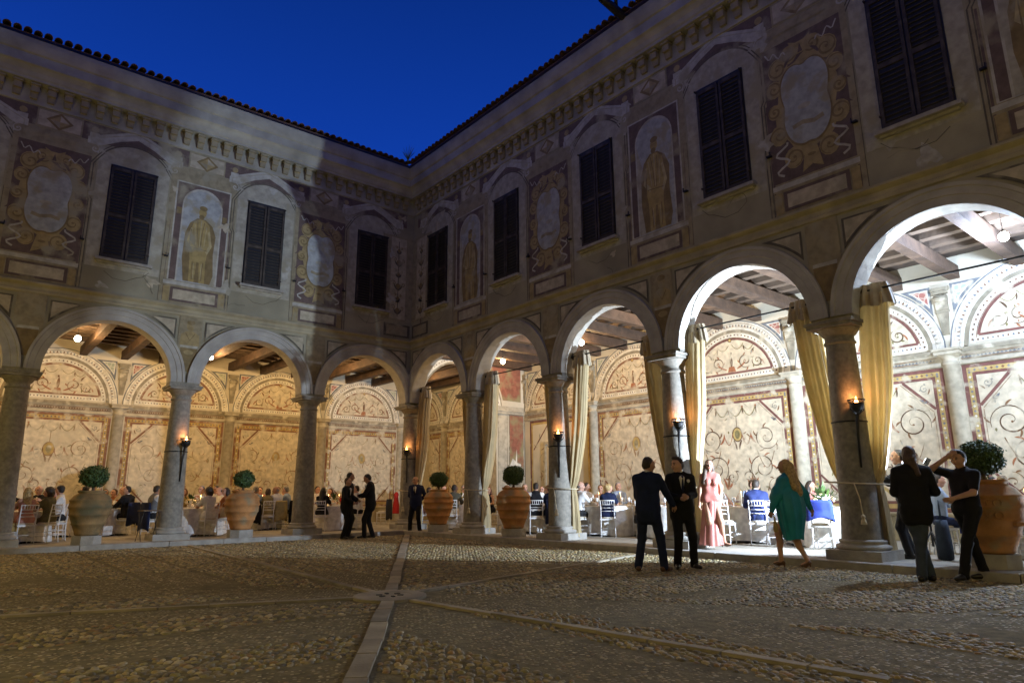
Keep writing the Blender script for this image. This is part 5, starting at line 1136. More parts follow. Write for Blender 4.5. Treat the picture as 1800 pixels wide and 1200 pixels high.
G('B', 310, 'turnl', 'suit', 'short', dict(c1='black', c2='black', hair='black', skin='mid'), 'large man in black suit seen side on at the left')
G('C', 196, 'plain', 'vest', 'short', dict(c1='white', c2='charcoal', c4='grey', hair='dark', skin='tan'), 'man in white shirt and grey waistcoat, facing right', False)
G('C', 85, 'turnr', 'dress', 'bob', dict(c1='gold', hair='copper'), 'copper haired woman beyond the white flowers', True)
G('C', 282, 'turnl', 'dress', 'curly', dict(c1='white', hair='dark', skin='mid'), 'curly haired woman in white shawl, back turned', True)
G('C', 34, 'plain', 'shirt', 'short', dict(c1='white', c2='charcoal', hair='dark', skin='tan'), 'tanned man in white shirt beyond the white shawl woman')
G('C', 12, 'bow', 'shirt', 'bald', dict(c1='white', c2='charcoal', hair='dark', skin='mid'), 'man in white shirt bowing over his plate')
G('C', 318, 'turnl', 'dress', 'long', dict(c1='orange', hair='dark', skin='mid'), 'woman in orange half hidden by the second planter', True)
G('D', 248, 'turnr', 'shirt', 'short', dict(c1='lightblue', c2='charcoal', hair='grey', skin='mid'), 'grey haired man in pale blue shirt, back turned')
G('D', 64, 'plain', 'shirt', 'short', dict(c1='pink', c2='grey', hair='brown'), 'man in pink shirt facing out at the back wall')
G('D', 270, 'turnr', 'dress', 'bob', dict(c1='khaki', hair='brown', skin='mid'), 'brown haired woman in khaki dress, back turned', True)
G('D', 290, 'turnl', 'shirt', 'bald', dict(c1='white', c2='khaki', hair='grey', skin='tan'), 'balding man in white shirt beside the khaki dress')
G('D', 318, 'plain', 'shirt', 'short', dict(c1='lightblue', c2='charcoal', hair='grey'), 'man in blue shirt hidden behind the middle column')
G('E', 98, 'plain', 'shirt', 'short', dict(c1='white', c2='charcoal', hair='black', skin='mid'), 'black haired man just right of the middle column')
G('E', 226, 'plain', 'dress', 'long', dict(c1='black', hair='black', skin='mid'), 'woman with long black hair seen from behind', True)
G('E', 44, 'lift', 'dress', 'bun', dict(c1='red', hair='dark', skin='mid'), 'woman in red patterned dress behind the standing pair', True)
G('E', 27, 'turnl', 'shirt', 'short', dict(c1='white', c2='charcoal', hair='black', skin='mid'), 'man in white shirt between the standing suited men')
G('E', 70, 'turnr', 'dress', 'bob', dict(c1='rose', hair='brown'), 'woman in rose dress left of the standing pair', True)
# right arcade
G('F', 89, 'plain', 'suit', 'short', dict(c1='charcoal', c2='charcoal', hair='brown'), 'man in dark suit behind the third planter')
G('F', 222, 'turnr', 'shirt', 'short', dict(c1='patt', c2='cream', hair='black', skin='brown'), 'dark skinned man in patterned shirt right of the planter')
G('F', 315, 'chin', 'strap', 'long', dict(c1='black', hair='copper', skin='mid'), 'woman in black dress resting her chin on her hand', True, pos=(2.2, -1.5), face_=(-.9, -.05), dyaw=.25)
G('G', 65, 'plain', 'suit', 'short', dict(c1='lilac', c2='charcoal', hair='grey'), 'man in lilac jacket right behind the round boxwood')
G('G', 231, 'lift', 'vest', 'short', dict(c1='white', c2='black', c4='black', hair='dark', skin='mid'), 'bearded man in white shirt and black waistcoat', False)
G('G', 34, 'plain', 'dress', 'long', dict(c1='black', hair='light'), 'light haired woman in black facing the waistcoat man', True)
G('G', 253, 'turnl', 'dress', 'bun', dict(c1='navy', hair='copper'), 'woman in navy dress beside the curtained column', True)
G('H', 172, 'turnr', 'shirt', 'bald', dict(c1='white', c2='charcoal', hair='grey'), 'bald man in white shirt with jacket on chair')
G('H', 84, 'turnl', 'shirt', 'short', dict(c1='white', c2='charcoal', hair='dark', skin='tan'), 'moustached man in white shirt facing the camera')
G('H', 56, 'lift', 'strap', 'bun', dict(c1='orange', hair='brown', skin='mid'), 'bare shouldered woman in orange', True)
G('H', 219, 'turnr', 'dress', 'bun', dict(c1='navy', hair='blond'), 'blond woman in navy dress with her back turned', True)
G('H', 30, 'turnl', 'shirt', 'short', dict(c1='lightblue', c2='navy', hair='grey', skin='mid'), 'grey haired man in light blue shirt', False)
G('I', 79, 'turnr', 'strap', 'bun', dict(c1='white', hair='copper', skin='fair'), 'red haired woman with a flower crown', True)
G('I', 212, 'bow', 'suit', 'short', dict(c1='blue', c2='navy', hair='dark', skin='tan'), 'man in bright blue suit leaning over the table')
G('L', 95, 'chin', 'dress', 'long', dict(c1='white', hair='dark', skin='fair'), 'dark haired woman with hand to face above the flowers', True)
G('L', 52, 'turnl', 'strap', 'long', dict(c1='pink', hair='dark', skin='mid'), 'bare shouldered woman half hidden by the gold curtain', True)
G('J', 110, 'plain', 'shirt', 'short', dict(c1='lightblue', c2='navy', hair='dark'), 'young man seen between the two photographers', False, pos=(1.95, -14.95), face_=(.5, -.85))
G('J', 60, 'plain', 'dress', 'bob', dict(c1='black', hair='black'), 'black haired woman beyond the largest planter', True)
G('J', 162, 'turnl', 'strap', 'bun', dict(c1='black', hair='light', skin='fair'), 'short haired woman in black straps at the right edge', True)
G('J', 178, 'lift', 'shirt', 'short', dict(c1='white', c2='grey', hair='dark', skin='mid'), 'man with raised hands at the right edge', False, pos=(1.75, -16.55), face_=(.9, .3))
# more guests round the same tables
G('A', 20, 'lift', 'dress', 'bun', dict(c1='lilac', hair='brown'), 'woman in lilac beyond the white shirted man', True)
G('B', 100, 'turnr', 'shirt', 'short', dict(c1='lightblue', c2='grey', hair='brown'), 'man in light blue shirt behind the leftmost planter')
G('B', 175, 'turnl', 'dress', 'long', dict(c1='sage', hair='light'), 'fair haired woman in sage green behind the leftmost planter', True)
G('B', 245, 'plain', 'shirt', 'short', dict(c1='white', c2='charcoal', hair='black'), 'man in white shirt, back turned behind the leftmost planter')
G('C', 60, 'lift', 'shirt', 'short', dict(c1='white', c2='grey', hair='grey'), 'grey haired man in white beyond the white flowers')
G('C', 120, 'plain', 'dress', 'bob', dict(c1='navy', hair='dark'), 'woman in navy behind the torch column', True)
G('D', 105, 'turnr', 'dress', 'long', dict(c1='rose', hair='brown'), 'woman in rose at the back wall behind the second planter', True)
G('D', 30, 'turnl', 'suit', 'short', dict(c1='charcoal', c2='charcoal', hair='dark'), 'man in charcoal suit left of the middle column')
G('D', 5, 'lift', 'dress', 'bun', dict(c1='cream', hair='light'), 'woman in cream beside the middle column', True)
G('E', 130, 'turnr', 'suit', 'bald', dict(c1='navy', c2='navy', hair='grey'), 'bald man in navy suit beside the middle column')
G('E', 290, 'turnl', 'shirt', 'short', dict(c1='white', c2='black', hair='dark'), 'man in white shirt behind the bowed standing man')
G('F', 50, 'turnl', 'shirt', 'short', dict(c1='white', c2='grey', hair='grey'), 'grey haired man in white beyond the corner table')
G('F', 150, 'plain', 'dress', 'bob', dict(c1='rose', hair='dark'), 'woman in rose behind the corner column curtain', True)
G('G', 100, 'turnr', 'dress', 'curly', dict(c1='sage', hair='copper'), 'curly haired woman in sage green at the second arch table', True)
G('K', 100, 'turnr', 'dress', 'bun', dict(c1='cream', hair='brown'), 'woman in cream behind the navy suited man', True)
G('K', 60, 'plain', 'shirt', 'short', dict(c1='white', c2='charcoal', hair='dark'), 'man in white shirt behind the navy suited man')
G('I', 35, 'turnl', 'shirt', 'short', dict(c1='lightblue', c2='charcoal', hair='brown'), 'man in light blue shirt beyond the candles')
G('I', 110, 'chin', 'dress', 'long', dict(c1='sage', hair='dark'), 'dark haired woman in sage beside the pink jumpsuit', True)
# empty chairs
chair(1.62, -8.55, face(.8, -.5), 'white spindle back chair with a black bag, left of the navy suited man')
chair(1.20, -11.0, face(1, .25), 'empty white spindle back chair right of the pink jumpsuit')
chair(1.62, -12.05, face(.9, -.6), 'white spindle back chair behind the teal dress')
chair(1.46, -13.05, face(1, .25), 'empty white spindle back chair with a royal blue stole, by the gold curtain')
chair(.95, -15.9, face(.9, -.3), 'empty white spindle back chair under the right hand photographers')
chair(1.25, 3.9, face(-.6, .8), 'white spindle back chair under a dark jacket, far corner')
def jacket_on(x, y, rz, m, label, L=.5, nm='jacket', cat='jacket'):
    """a garment hung over the back of a chair"""
    s = random.Random(x*7+y); V = []; n = 26; rows = [(.90, .20, .045), (.93, .21, .05), (.88, .235, .06), (.75, .25, .065), (.6, .255, .07), (.93-L, .265, .075), (.90-L, .262, .07)]
    for z, w, d in rows:
        for j in range(n):
            q = 2*math.pi*j/n; f = 1+.10*math.sin(5*q+z*3)+.06*math.sin(9*q+s.random()*.3); V.append((w*math.cos(q)*(1+.03*math.sin(9*q)), -.225+d*math.sin(q)*f-(.92-z)*.02, z-(.04*math.sin(2*q+1) if z < .6 else 0)))
    F = [(i*n+j, i*n+(j+1) % n, (i+1)*n+(j+1) % n, (i+1)*n+j) for i in range(len(rows)-1) for j in range(n)]+[tuple(range(n))]
    o = obj(nm, npmesh(nm, V, F, [FAB[m]], smooth=True), None, (x, y, FZ), rz); tag(o, label, cat)
def at_table(t, phi, r=1.06): x, y = TABLES[t]; gx, gy = x+r*math.cos(R(phi)), y+r*math.sin(R(phi)); return gx, gy, face(x-gx, y-gy)
jacket_on(*at_table('D', 248), 'black', 'black jacket on the chair of the grey haired man', .68)
jacket_on(*at_table('D', 290), 'khaki', 'crumpled khaki coat on the chair beside the khaki dress', .6)
jacket_on(*at_table('D', 318), 'black', 'dark jackets hung on the chair behind the middle column', .72)
jacket_on(*at_table('C', 196), 'navy', 'navy jacket on the chair of the man facing right', .7)
jacket_on(*at_table('B', 310), 'navy', 'navy jacket behind the large man in black suit', .6)
jacket_on(*at_table('H', 172), 'charcoal', 'charcoal jacket on the bald mans chair', .75)
jacket_on(*at_table('G', 253), 'navy', 'navy shawl on the chair beside the curtained column', .6, 'shawl', 'shawl')
jacket_on(1.25, 3.9, face(-.6, .8), 'charcoal', 'dark jacket on the chair in the far corner', .7)
jacket_on(1.46, -13.05, face(1, .25), 'royal', 'royal blue stole over the empty chair by the gold curtain', .34, 'stole', 'stole')
jacket_on(.95, -15.9, face(.9, -.3), 'royal', 'royal blue shawl on the chair under the photographers', .45, 'shawl', 'shawl')
def bag(x, y, z, rz, w, h, d, m, label, strap=True):
    t = empty('handbag', (x, y, z), rz, label, 'bag'); b = MB(); b.lathe([(.3, 0), (.48, .03), (.5, .3), (.42, .8), (.36, 1.), (.3, .98)], n=18)
    me = npmesh('pouch', [(p[0]*w, p[1]*d, p[2]*h) for p in b.V], b.F, [FAB[m]], smooth=True); obj('pouch', me, t)
    if strap: s = MB(); s.tube([(-w*.34, 0, h*.92), (-w*.25, 0, h*1.35), (0, 0, h*1.5), (w*.25, 0, h*1.35), (w*.34, 0, h*.92)], .008, n=6); s.obj('strap', [FAB[m]], t)
bag(1.38, -8.42, .36+FZ, .9, .28, .2, .1, 'black', 'small black bag hanging on the white chair')
bag(-10.46, .62, FZ+.30, .2, .34, .2, .16, 'gold', 'gold patterned bag beside the blond woman in the pale top')
bag(.72, -15.35, FZ, .4, .34, .62, .24, 'jeans', 'dark blue rucksack on the floor behind the photographers')
bag(-1.72, -13.83, .60, .4, .20, .16, .07, 'gold', 'gold clutch bag in the hand of the teal dress woman')
bag(-5.62, .72, FZ+.52, .2, .22, .26, .1, 'cream', 'cream bag hanging beside the white shawl woman')
# red dress hanging in the far corner
m = MB(); m.lathe([(.13, .35), (.13, .4), (.12, .7), (.09, .9), (.08, 1.0), (.10, 1.1), (.04, 1.2)], n=20, wob=lambda q, z: .13*math.sin(6*q)*(1.2-z)); o = m.obj('red_dress', [FAB['red']], None, (2.35, 4.85, FZ)); tag(o, 'red dress hanging near the far corner wall', 'dress')
def side_stand(x, y, rz):
    t = empty('tray_stand', (x, y, FZ), rz, 'small folding tray stand with wooden top and thin black legs', 'stand'); b = MB(); b.box((0, 0, .74), (.42, .34, .025)); b.obj('top', [WOOD2], t)
    for sx in (-1, 1):
        for sy in (-1, 1): b = MB(); b.tube([(sx*.18, sy*.14, .73), (sx*.2, -sy*.15, 0)], .009, n=6); b.obj('leg', [IRON], t)
side_stand(-7.75, -.30, .2)
# ------------------------------------------------------------------ planters with boxwood balls
TERRA = mat('terracotta', (.43, .205, .07), .85, .25, 4., .35, 35., noise2=.3, wear=((.30, .22, .12), .35, 3.)); TERRA2 = mat('weathered_terracotta', (.25, .165, .07), .88, .3, 4., .4, 35., noise2=.2, wear=((.12, .11, .06), .5, 2.5))
URN = [(q*1.15*(1-.16*max(0, .5-z)/.5), z) for q, z in [(.24, 0), (.27, .02), (.28, .06), (.275, .07), (.325, .24), (.34, .25), (.345, .285), (.335, .295), (.37, .46), (.385, .47), (.39, .50), (.378, .51), (.392, .64), (.405, .65), (.41, .685), (.395, .695), (.385, .80), (.395, .81), (.398, .835), (.38, .845), (.33, .93), (.25, .99), (.235, 1.0), (.262, 1.015), (.268, 1.045), (.255, 1.06), (.215, 1.05), (.20, .99), (.0, .985)]]
def topiary(x, y, z, r, label):
    t = empty('boxwood_topiary', (x, y, z), random.uniform(0, 6), label, 'topiary', 'boxwood balls in the planters')
    b = MB(); b.tube([(0, 0, -.02), (.01, 0, .10), (0, .01, .26)], [.05, .035, .03]); b.obj('trunk', [WOOD], t)
    n = 5200; d = rng.normal(size=(n, 3)); d /= np.linalg.norm(d, axis=1)[:, None]
    p_ = rng.uniform(0, 6.28, 4); lump = 1+.055*np.sin(5*d[:, 0]+3*d[:, 1]+p_[0])+.05*np.sin(7*d[:, 2]+4*d[:, 1]+p_[1])+.04*np.sin(11*d[:, 0]-9*d[:, 2]+p_[2])+.03*np.sin(17*d[:, 1]+8*d[:, 2]+p_[3])
    rad = r*.90*lump*rng.uniform(.76, 1.05, n)*np.where(rng.random(n) < .05, rng.uniform(1.04, 1.16, n), 1.); c = d*rad[:, None]*np.array([1., 1., .86])+np.array([0, 0, .12+r*.86])
    nn = d+rng.normal(0, .55, (n, 3)); nn /= np.linalg.norm(nn, axis=1)[:, None]; a = np.cross(nn, rng.normal(size=(n, 3))); a /= np.linalg.norm(a, axis=1)[:, None]; bb = np.cross(nn, a); s = rng.uniform(.011, .021, n)[:, None]
    V = np.stack([c-a*s*1.4, c+bb*s*.8, c+a*s*1.4, c-bb*s*.8], 1).reshape(-1, 3); F = np.arange(4*n).reshape(-1, 4)
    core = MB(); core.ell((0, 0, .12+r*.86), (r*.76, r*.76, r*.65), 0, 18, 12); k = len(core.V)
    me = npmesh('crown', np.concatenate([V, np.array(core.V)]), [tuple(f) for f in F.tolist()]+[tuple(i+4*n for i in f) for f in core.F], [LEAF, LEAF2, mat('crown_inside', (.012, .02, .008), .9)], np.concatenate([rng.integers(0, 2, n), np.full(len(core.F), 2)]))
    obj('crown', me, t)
def planter(x, y, s, rz, m, label, tlabel, emblem=False, r=.30):
    t = empty('terracotta_planter', (x, y, FZ), rz, label, 'planter', 'terracotta planters along the arcades'); zb = .20
    b = MB(); b.lathe([(.33, 0), (.325, zb)], n=8, smooth=False); b.obj('plinth', [STONE2], t)
    b = MB(); b.lathe([(q*s, zb+z*s) for q, z in URN], n=40, wob=lambda q, z: .006*math.sin(3*q+z*5)); o = b.obj('urn', [m], t)
    if emblem:
        rr = lambda z: .455*s
        def ring_on(b, a, z, r0, w=.008):
            b.tube([(rr(z)*math.cos(a+r0/rr(z)*math.cos(q)), rr(z)*math.sin(a+r0/rr(z)*math.cos(q)), zb+z*s+r0*math.sin(q)) for q in [i*.3307 for i in range(20)]], w, n=5)
        def stroke(b, a, z, pts, w=.011):
            b.tube([((.450-.03*abs(zz-.03))*s*math.cos(a+x_/.4), .450*s*math.sin(a+x_/.4), zb+(z+zz)*s) for x_, zz in pts], w, n=5)
        # raised letters ITTO / INVO as on the jar
        for row, z, word in ((0, .73, 'ITTO'), (1, .555, 'INVO')):
            for i, ch in enumerate(word):
                a = -1.0+.30*i; b = MB()
                if ch == 'I': stroke(b, a, z, [(0, -.035), (0, .045)])
                elif ch == 'T': stroke(b, a, z, [(0, -.035), (0, .045)]); stroke(b, a, z, [(-.035, .045), (.035, .045)])
                elif ch == 'N': stroke(b, a, z, [(-.03, -.035), (-.03, .045), (.03, -.035), (.03, .045)])
                elif ch == 'V': stroke(b, a, z, [(-.035, .045), (0, -.035), (.035, .045)])
                elif ch == 'O': ring_on(b, a, z, .052, .010)
                b.obj('raised_letter', [m], t)
        b = MB(); b.box((.465*s*math.cos(.42), .465*s*math.sin(.42), zb+.43*s), (.06, .13, .05), rot=Matrix.Rotation(.42, 3, 'Z')); b.obj('lug', [m], t)
    for k in range(3):
        pass
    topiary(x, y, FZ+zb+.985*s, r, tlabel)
planter(-9.06, -.42, .98, .3, TERRA2, 'weathered terracotta planter left of the second column, streaked with moss', 'round boxwood ball in the leftmost planter', r=.33)
planter(-5.50, -.42, .98, 1.2, TERRA, 'ribbed terracotta planter between the two left columns', 'round boxwood ball in the planter between the left columns', r=.29)
planter(-.15, -1.98, .98, 2.2, TERRA, 'ribbed terracotta planter just right of the corner column', 'round boxwood ball in the planter by the corner column', r=.29)
planter(-.15, -5.55, 1., 3., TERRA, 'ribbed terracotta planter in the second right arch', 'round boxwood ball in the second right arch', r=.31)
planter(-.02, -16.24, .98, -2.5, TERRA, 'large terracotta planter with raised letters at the right', 'wide boxwood ball in the lettered planter', True, r=.315)
# ------------------------------------------------------------------ curtains and their rods
CURT = mat('gold_curtain_cloth', (.56, .45, .25), .6, .12, 3., .15, 60., spec=.3, trans=.38)
HEAD = mat('curtain_heading_cloth', (.40, .33, .22), .6, .2, 5., .2, 50.)
def curtain(y_top, w_top, y_tie, w_tie, y_bot, w_bot, x, label, sd):
    """closed tube of pleated cloth along the right wing; z 4.55 down to the floor"""
    t = empty('curtain', (x, y_tie, FZ), 0, label, 'curtain', 'gold curtains tied to the columns'); rs = random.Random(sd); ph = [rs.uniform(0, 6) for _ in range(4)]
    fl = [(rs.choice((3, 5, 6, 8, 9, 11, 13, 16)), rs.uniform(.08, .26), rs.uniform(0, 6.28), rs.uniform(-.5, .5)) for _ in range(6)]
    n = 110; V = []; Z = [4.42, 4.3, 4.0, 3.6, 3.2, 2.8, 2.4, 2.1, 1.8, 1.55, 1.38, 1.28, 1.22, 1.15, 1.0, .8, .6, .4, .2, .06]
    def prof(z):
        if z >= 1.22:
            q = (z-1.22)/3.2; e = q**.62; return y_tie+(y_top-y_tie)*e, w_tie+(w_top-w_tie)*min(1, q*1.9)**.8
        q = (1.22-z)/1.16; return y_tie+(y_bot-y_tie)*q**.8, w_tie+(w_bot-w_tie)*q**.75
    for z in Z:
        yc, w = prof(z); dep = .085+.05*min(1, abs(z-1.22)); tight = 1-.65*math.exp(-((z-1.22)/.12)**2)
        for j in range(n):
            q = 2*math.pi*j/n; pl = sum(am*math.sin(fq*q+pp+dr*z) for fq, am, pp, dr in fl)*tight
            V.append((dep*math.sin(q)*(1+pl)+.01*math.sin(3*z), yc-y_tie+w/2*math.cos(q)*(1+.12*pl), z-(.02*math.sin(7*q) if z < .1 else 0)))
    F = [(i*n+j, i*n+(j+1) % n, (i+1)*n+(j+1) % n, (i+1)*n+j) for i in range(len(Z)-1) for j in range(n)]
    obj('drape', npmesh('drape', V, F, [CURT], smooth=True), t)
    V = []; Z2 = [4.60, 4.53, 4.46, 4.38, 4.28, 4.20]; yc = y_top-y_tie
    for i, z in enumerate(Z2):
        for j in range(n):
            q = 2*math.pi*j/n; pl = math.sin(13*q+ph[3])*.22+math.sin(7*q+ph[1])*.15; f = 1+.07*i; V.append((.10*math.sin(q)*(1+pl)*f, yc+w_top*.54*math.cos(q)*(1+.08*pl)*f, z-(.025*math.sin(6*q) if i == 5 else 0)))
    F = [(i*n+j, i*n+(j+1) % n, (i+1)*n+(j+1) % n, (i+1)*n+j) for i in range(len(Z2)-1) for j in range(n)]
    obj('heading', npmesh('heading', V, F, [HEAD], smooth=True), t)
    return t
CORD = mat('cream_cord', (.55, .47, .32), .8)
def tieback(yc, sg, z=1.22):
    t = empty('tieback', (0, yc, FZ), 0, None)
    return t
def rods():
    for b in range(5):
        y = -(b+.5)*S; t = empty('curtain_rod', (.10, y, 4.62), 0, 'thin black iron curtain rod across the %s arch of the right arcade' % ('first', 'second', 'third', 'fourth', 'fifth')[b], 'curtain rod', 'iron curtain rods')
        m = MB(); m.tube([(0, -1.40, 0), (0, 1.40, 0)], .018, n=8); m.obj('rod', [IRON], t)
        for sg in (-1, 1): m = MB(); m.ell((0, sg*1.37, 0), (.05, .05, .05), 0, 8, 6); m.tube([(0, sg*1.33, .09), (0, sg*1.33, -.09)], .014, n=6); m.obj('finial', [IRON], t)
rods()
NM = ['corner column', 'first column right of the corner', 'second column right of the corner', 'third column right of the corner', 'lettered planter column']
def col_curtain(k, side, y_top, w_top, sd):
    yk = -k*S; yt = yk+side*.26
    c = curtain(y_top, w_top, yt, .17, yk+side*.25, .38, .17, 'gold curtain on the %s side of the %s' % ('far' if side > 0 else 'near', NM[k]), sd)
    return c
def cords(k):
    yk = -k*S; c = empty('tieback_cord', (0, yk, FZ), 0, 'cream cord with tassel tying curtains to the '+NM[k], 'cord', 'curtain tieback cords')
    m = MB(); m.tube([(.33*math.cos(q)*1.0-.0, .52*math.sin(q), 1.22+.03*math.sin(q)) for q in [2*math.pi*i/24 for i in range(25)]], .014, n=6); m.obj('loop', [CORD], c)
    m = MB(); m.tube([(-.33, -.1, 1.22), (-.335, -.16, 1.0), (-.32, -.18, .72)], .010, n=6); m.obj('cord_end', [CORD], c)
    m = MB(); m.lathe([(.012, .16), (.03, .14), (.032, .11), (.022, .10), (.04, .06), (.05, 0)], (-.32, -.18, .56), n=12); m.obj('tassel', [CORD], c)
for a in ((0, -1, -.66, .34, 1), (1, 1, -2.98, .30, 2), (1, -1, -4.24, .42, 3), (2, 1, -6.72, .36, 4), (2, -1, -7.92, .42, 5), (3, 1, -10.12, .42, 6), (3, -1, -11.30, .46, 7), (4, 1, -13.74, .48, 8), (4, -1, -14.98, .50, 9)): col_curtain(*a)
for k in range(5): cords(k)
# ------------------------------------------------------------------ wall torches on the columns
TFL = mat('torch_flame', (1, .5, .15), .5, emit=(1., .42, .10, 22.))
def torch(x, y, rz, label):
    t = empty('wall_torch', (x, y, FZ), rz, label, 'torch', 'iron torches on the columns'); z = 2.42    # local -y points out from the column
    m = MB(); m.tube([(.275*math.cos(q), .275*math.sin(q), z-.18) for q in [2*math.pi*i/24 for i in range(25)]], .016, n=6, flat=1.); m.obj('band', [IRON], t)
    m = MB(); m.tube([(0, -.30, z-.95), (0, -.33, z-.4), (0, -.40, z-.06)], [.016, .022, .034], n=8); m.tube([(0, -.27, z-.18), (0, -.36, z-.18)], .016, n=6); m.obj('shaft', [IRON], t)
    m = MB(); m.lathe([(.03, -.06), (.075, -.03), (.105, .03), (.115, .10), (.108, .10), (.09, .04), (0, .03)], (0, -.42, z), n=18); m.obj('bowl', [IRON], t)
    for q0 in (.4, 1.9, 3.5, 5.):
        c, s = math.cos(q0), math.sin(q0); m = MB(); m.tube([(.03*c, -.42+.03*s, z-.08), (.13*c, -.42+.13*s, z-.01), (.15*c, -.42+.15*s, z+.08), (.13*c, -.42+.13*s, z+.15)], .011, n=6); m.obj('strap', [IRON], t)
    m = MB(); m.tube([(.13*math.cos(q), -.42+.13*math.sin(q), z+.15) for q in [2*math.pi*i/16 for i in range(17)]], .011, n=6); m.obj('rim', [IRON], t)
    m = MB(); m.lathe([(0, 0), (.022, .015), (.03, .04), (.02, .08), (.008, .12), (0, .15)], (0, -.42, z+.07), n=10, wob=lambda q, z_: .2*math.sin(2*q+z_*30)); m.obj('flame', [TFL], t)
    w = Vector((0, -.42, z+.20)); w.rotate(Matrix.Rotation(rz, 3, 'Z')); lamp('POINT', 'torch_light', (x+w.x, y+w.y, FZ+w.z), 9., (1., .38, .12), .05)
torch(-2*S, 0, .30, 'lit iron torch on the left arcade column between the planters')
for k, n_ in ((0, 'corner column'), (2, 'second column of the right arcade'), (3, 'third column of the right arcade'), (4, 'nearest curtained column')): torch(0, -k*S, R(-90)+.75, 'lit iron torch bowl on the '+n_)
# ------------------------------------------------------------------ things on the roof edge
def weed(x, y, z, s, label):
    t = empty('roof_weed', (x, y, z), 0, label, 'plant'); rs = random.Random(5); m = MB()
    for i in range(22):
        a = rs.uniform(0, 6.28); L = s*rs.uniform(.5, 1.); d = Vector((math.cos(a)*.6, math.sin(a)*.6, 1)); w = Vector((-math.sin(a), math.cos(a), 0))*.022*s
        m.add([w*-1, w, w*.8+d*L*.6, d*L+Vector((0, 0, -.1*L)), w*-.8+d*L*.6], [(0, 1, 2, 3, 4)])
    m.obj('leaves', [LEAF2], t); m = MB(); m.tube([(0, 0, -.06), (0, 0, .12)], .03); m.obj('stem', [LEAF2], t)
weed(-1.0, -1.0, 12.50, .52, 'tuft of weeds growing on the roof corner')
def spout(x, y, z):
    t = empty('drain_spout', (x, y, z), 0, 'dark gargoyle drain spout jutting from the right eave', 'spout'); m = MB()
    m.tube([(.5, 0, -.02), (.1, 0, .02), (-.3, 0, .08), (-.62, 0, .10)], [.12, .11, .10, .08], n=10); m.obj('pipe', [IRON], t)
    m = MB(); m.tube([(-.5, 0, .12), (-.66, 0, .22), (-.74, .0, .36), (-.68, 0, .46)], [.07, .07, .06, .03], n=8); m.tube([(-.6, 0, .06), (-.84, 0, .05)], [.05, .015], n=6); m.obj('head', [IRON], t)
    for sg in (-1, 1): m = MB(); m.tube([(-.15, sg*.05, .1), (-.22, sg*.12, .32), (-.15, sg*.16, .52)], [.05, .035, .012], n=6); m.obj('wing', [IRON], t)
spout(-.92, -10.55, 12.42)
# ------------------------------------------------------------------ lit bulbs hanging in the arcades
BULB = mat('lit_bulb_glass', (1, .9, .7), .4, emit=(1., .86, .62, 60.)); BULBC = mat('cool_lit_bulb_glass', (1, 1, 1), .4, emit=(1., .93, .82, 60.))
WARM = (1., .63, .27); COOL = (.66, .80, 1.)
def bulb(x, y, p, col, label, m=BULB, z=5.70):
    t = empty('hanging_bulb', (x, y, z), 0, label, 'lamp', 'bare bulbs under the arcade ceilings')
    b = MB(); b.ell((0, 0, 0), (.085, .085, .09), 0, 14, 10); b.obj('bulb', [m], t)
    b = MB(); b.lathe([(.03, .075), (.035, .10), (.02, .13)], n=10); b.tube([(0, 0, .12), (0, 0, 6.33-z)], .006, n=5); b.obj('holder', [IRON], t)
    lamp('POINT', 'bulb_light', (x, y, z-.12), p, col, .09)
LB = 'bare lit bulb under the beams, '
bulb(-9.42, 3.05, 220, WARM, LB+'left of the second column'); bulb(-5.60, 3.55, 220, WARM, LB+'beside the arch between the left columns')
bulb(-13.2, 3.3, 220, WARM, LB+'beyond the leftmost column'); bulb(-1.8, 3.4, 230, WARM, LB+'hidden by the arch left of the corner')
bulb(2.50, -1.86, 160, WARM, LB+'in the second arch right of the corner'); bulb(2.55, -5.62, 170, WARM, LB+'in the third arch right of the corner'); bulb(2.2, 3.2, 130, WARM, LB+'in the corner room')
bulb(2.5, -9.2, 120, (1., .72, .42), LB+'hidden by the arch over the pink jumpsuit'); bulb(2.35, -16.5, 1150, (.54, .70, 1.), LB+'under the nearest ceiling bay', BULBC)
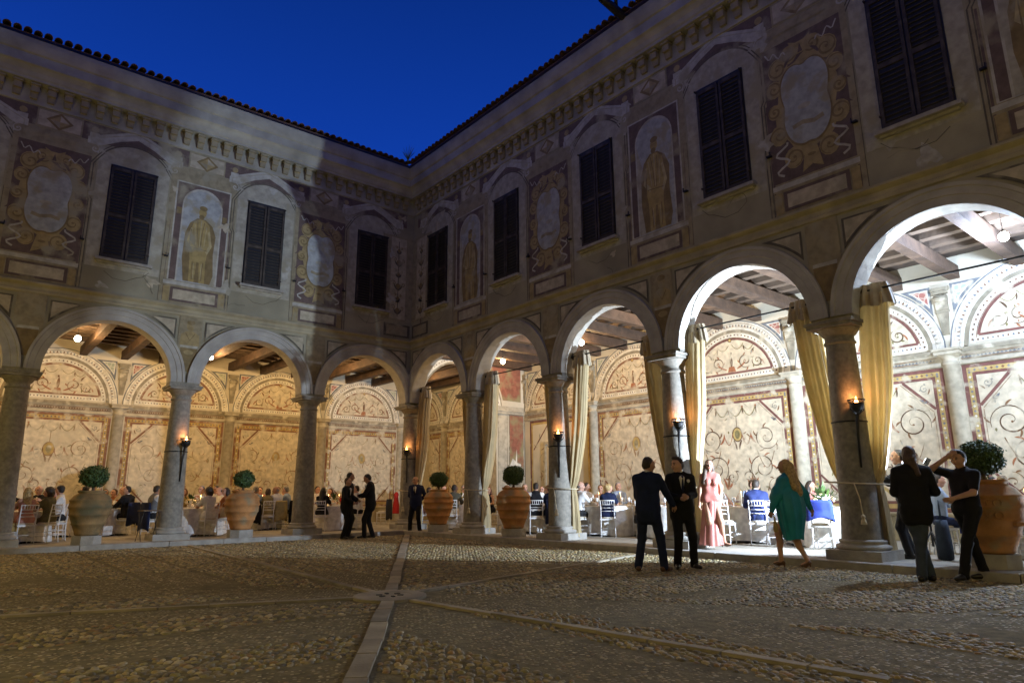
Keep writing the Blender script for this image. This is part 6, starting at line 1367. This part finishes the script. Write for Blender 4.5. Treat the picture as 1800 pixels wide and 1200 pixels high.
def floodlight(x, y, z, target, power, label, col=COOL, ang=165):
    t = empty('floodlight', (x, y, 0), 0, label, 'floodlight')
    m = MB(); m.tube([(0, 0, .3), (0, 0, z-.18)], .018, n=8); m.obj('pole', [IRON], t)
    for i in range(3): a = i*2.094; m = MB(); m.tube([(0, 0, .55), (.32*math.cos(a), .32*math.sin(a), .0)], .014, n=6); m.obj('leg', [IRON], t)
    d = (Vector(target)-Vector((x, y, z))).normalized(); rot = d.to_track_quat('Y', 'Z').to_matrix()
    m = MB(); m.box(rot @ Vector((0, -.1, 0)), (.18, .07, .13), rot=rot); m.box(rot @ Vector((0, -.058, 0)), (.15, .012, .10), m=1, rot=rot); m.obj('housing', [IRON, mat('lit_flood_glass', (1, 1, 1), .4, emit=(.85, .93, 1., 2.))], t, (0, 0, z))
    lamp('SPOT', 'flood_light', (x, y, z), power, col, .035, target, ang, .9)
floodlight(1.12, -15.05, 1.75, (-2.5, -4.0, 9.0), 5600, 'floodlight on a stand behind the lettered planter, aimed at the left wing', ang=178)
floodlight(3.6, -17.9, .75, (.6, -14.9, 5.4), 1100, 'low floodlight on a short stand at the near end of the right arcade', ang=150)
# the two plain wings behind the viewer, with lanterns added as warm fill light
for i, (x0, x1, y0, y1, lab) in enumerate(((-20., -15.2, -29., 6.4, 'plain unlit wing closing the left side of the courtyard'), (-15.2, 4.9, -29., -24.2, 'plain unlit wing closing the near side of the courtyard'))):
    t = empty('courtyard_wing', ((x0+x1)/2, (y0+y1)/2, 0), 0, lab, 'building')
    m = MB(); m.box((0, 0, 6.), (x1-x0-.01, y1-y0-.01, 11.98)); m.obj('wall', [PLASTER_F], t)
    m = MB(); m.box((0, 0, 12.1), (x1-x0+.6, y1-y0+.6, .2)); m.box((0, 0, 12.6), (x1-x0+.3, y1-y0+.3, .8), taper=.6); m.obj('roof', [TILE], t)
for x, y, p, dx, dy in ((-14.75, -5.0, 190, 1, 0), (-14.75, -13.5, 205, 1, 0), (-14.0, -23.75, 205, 0, 1), (-5.0, -23.75, 175, 0, 1)):
    t = empty('fill_lantern', (x, y, 3.6), 0, 'added iron fill lantern on the plain %s wing behind the viewer, at %s' % (('left', 'the far end') if y == -5 else ('left', 'the middle') if y > -20 else ('near', 'the left end') if x < -10 else ('near', 'the middle')), 'lantern', 'added fill lanterns')
    m = MB(); m.tube([(-dx*.45, -dy*.45, .3), (0, 0, .42), (0, 0, .24)], .02, n=6); m.lathe([(.16, .17), (.02, .30)], n=8); m.lathe([(.07, -.2), (.11, -.17), (.02, -.15)], n=8); m.obj('bracket', [IRON], t)
    m = MB(); m.lathe([(.08, -.15), (.12, .16)], n=8); m.obj('pane', [mat('fill_lantern_glass', (1, .8, .5), .5, emit=(1., .66, .30, 12.))], t)
    lamp('POINT', 'lantern_fill_light', (x+dx*.25, y+dy*.25, 3.6), p, (1., .76, .22), .15)
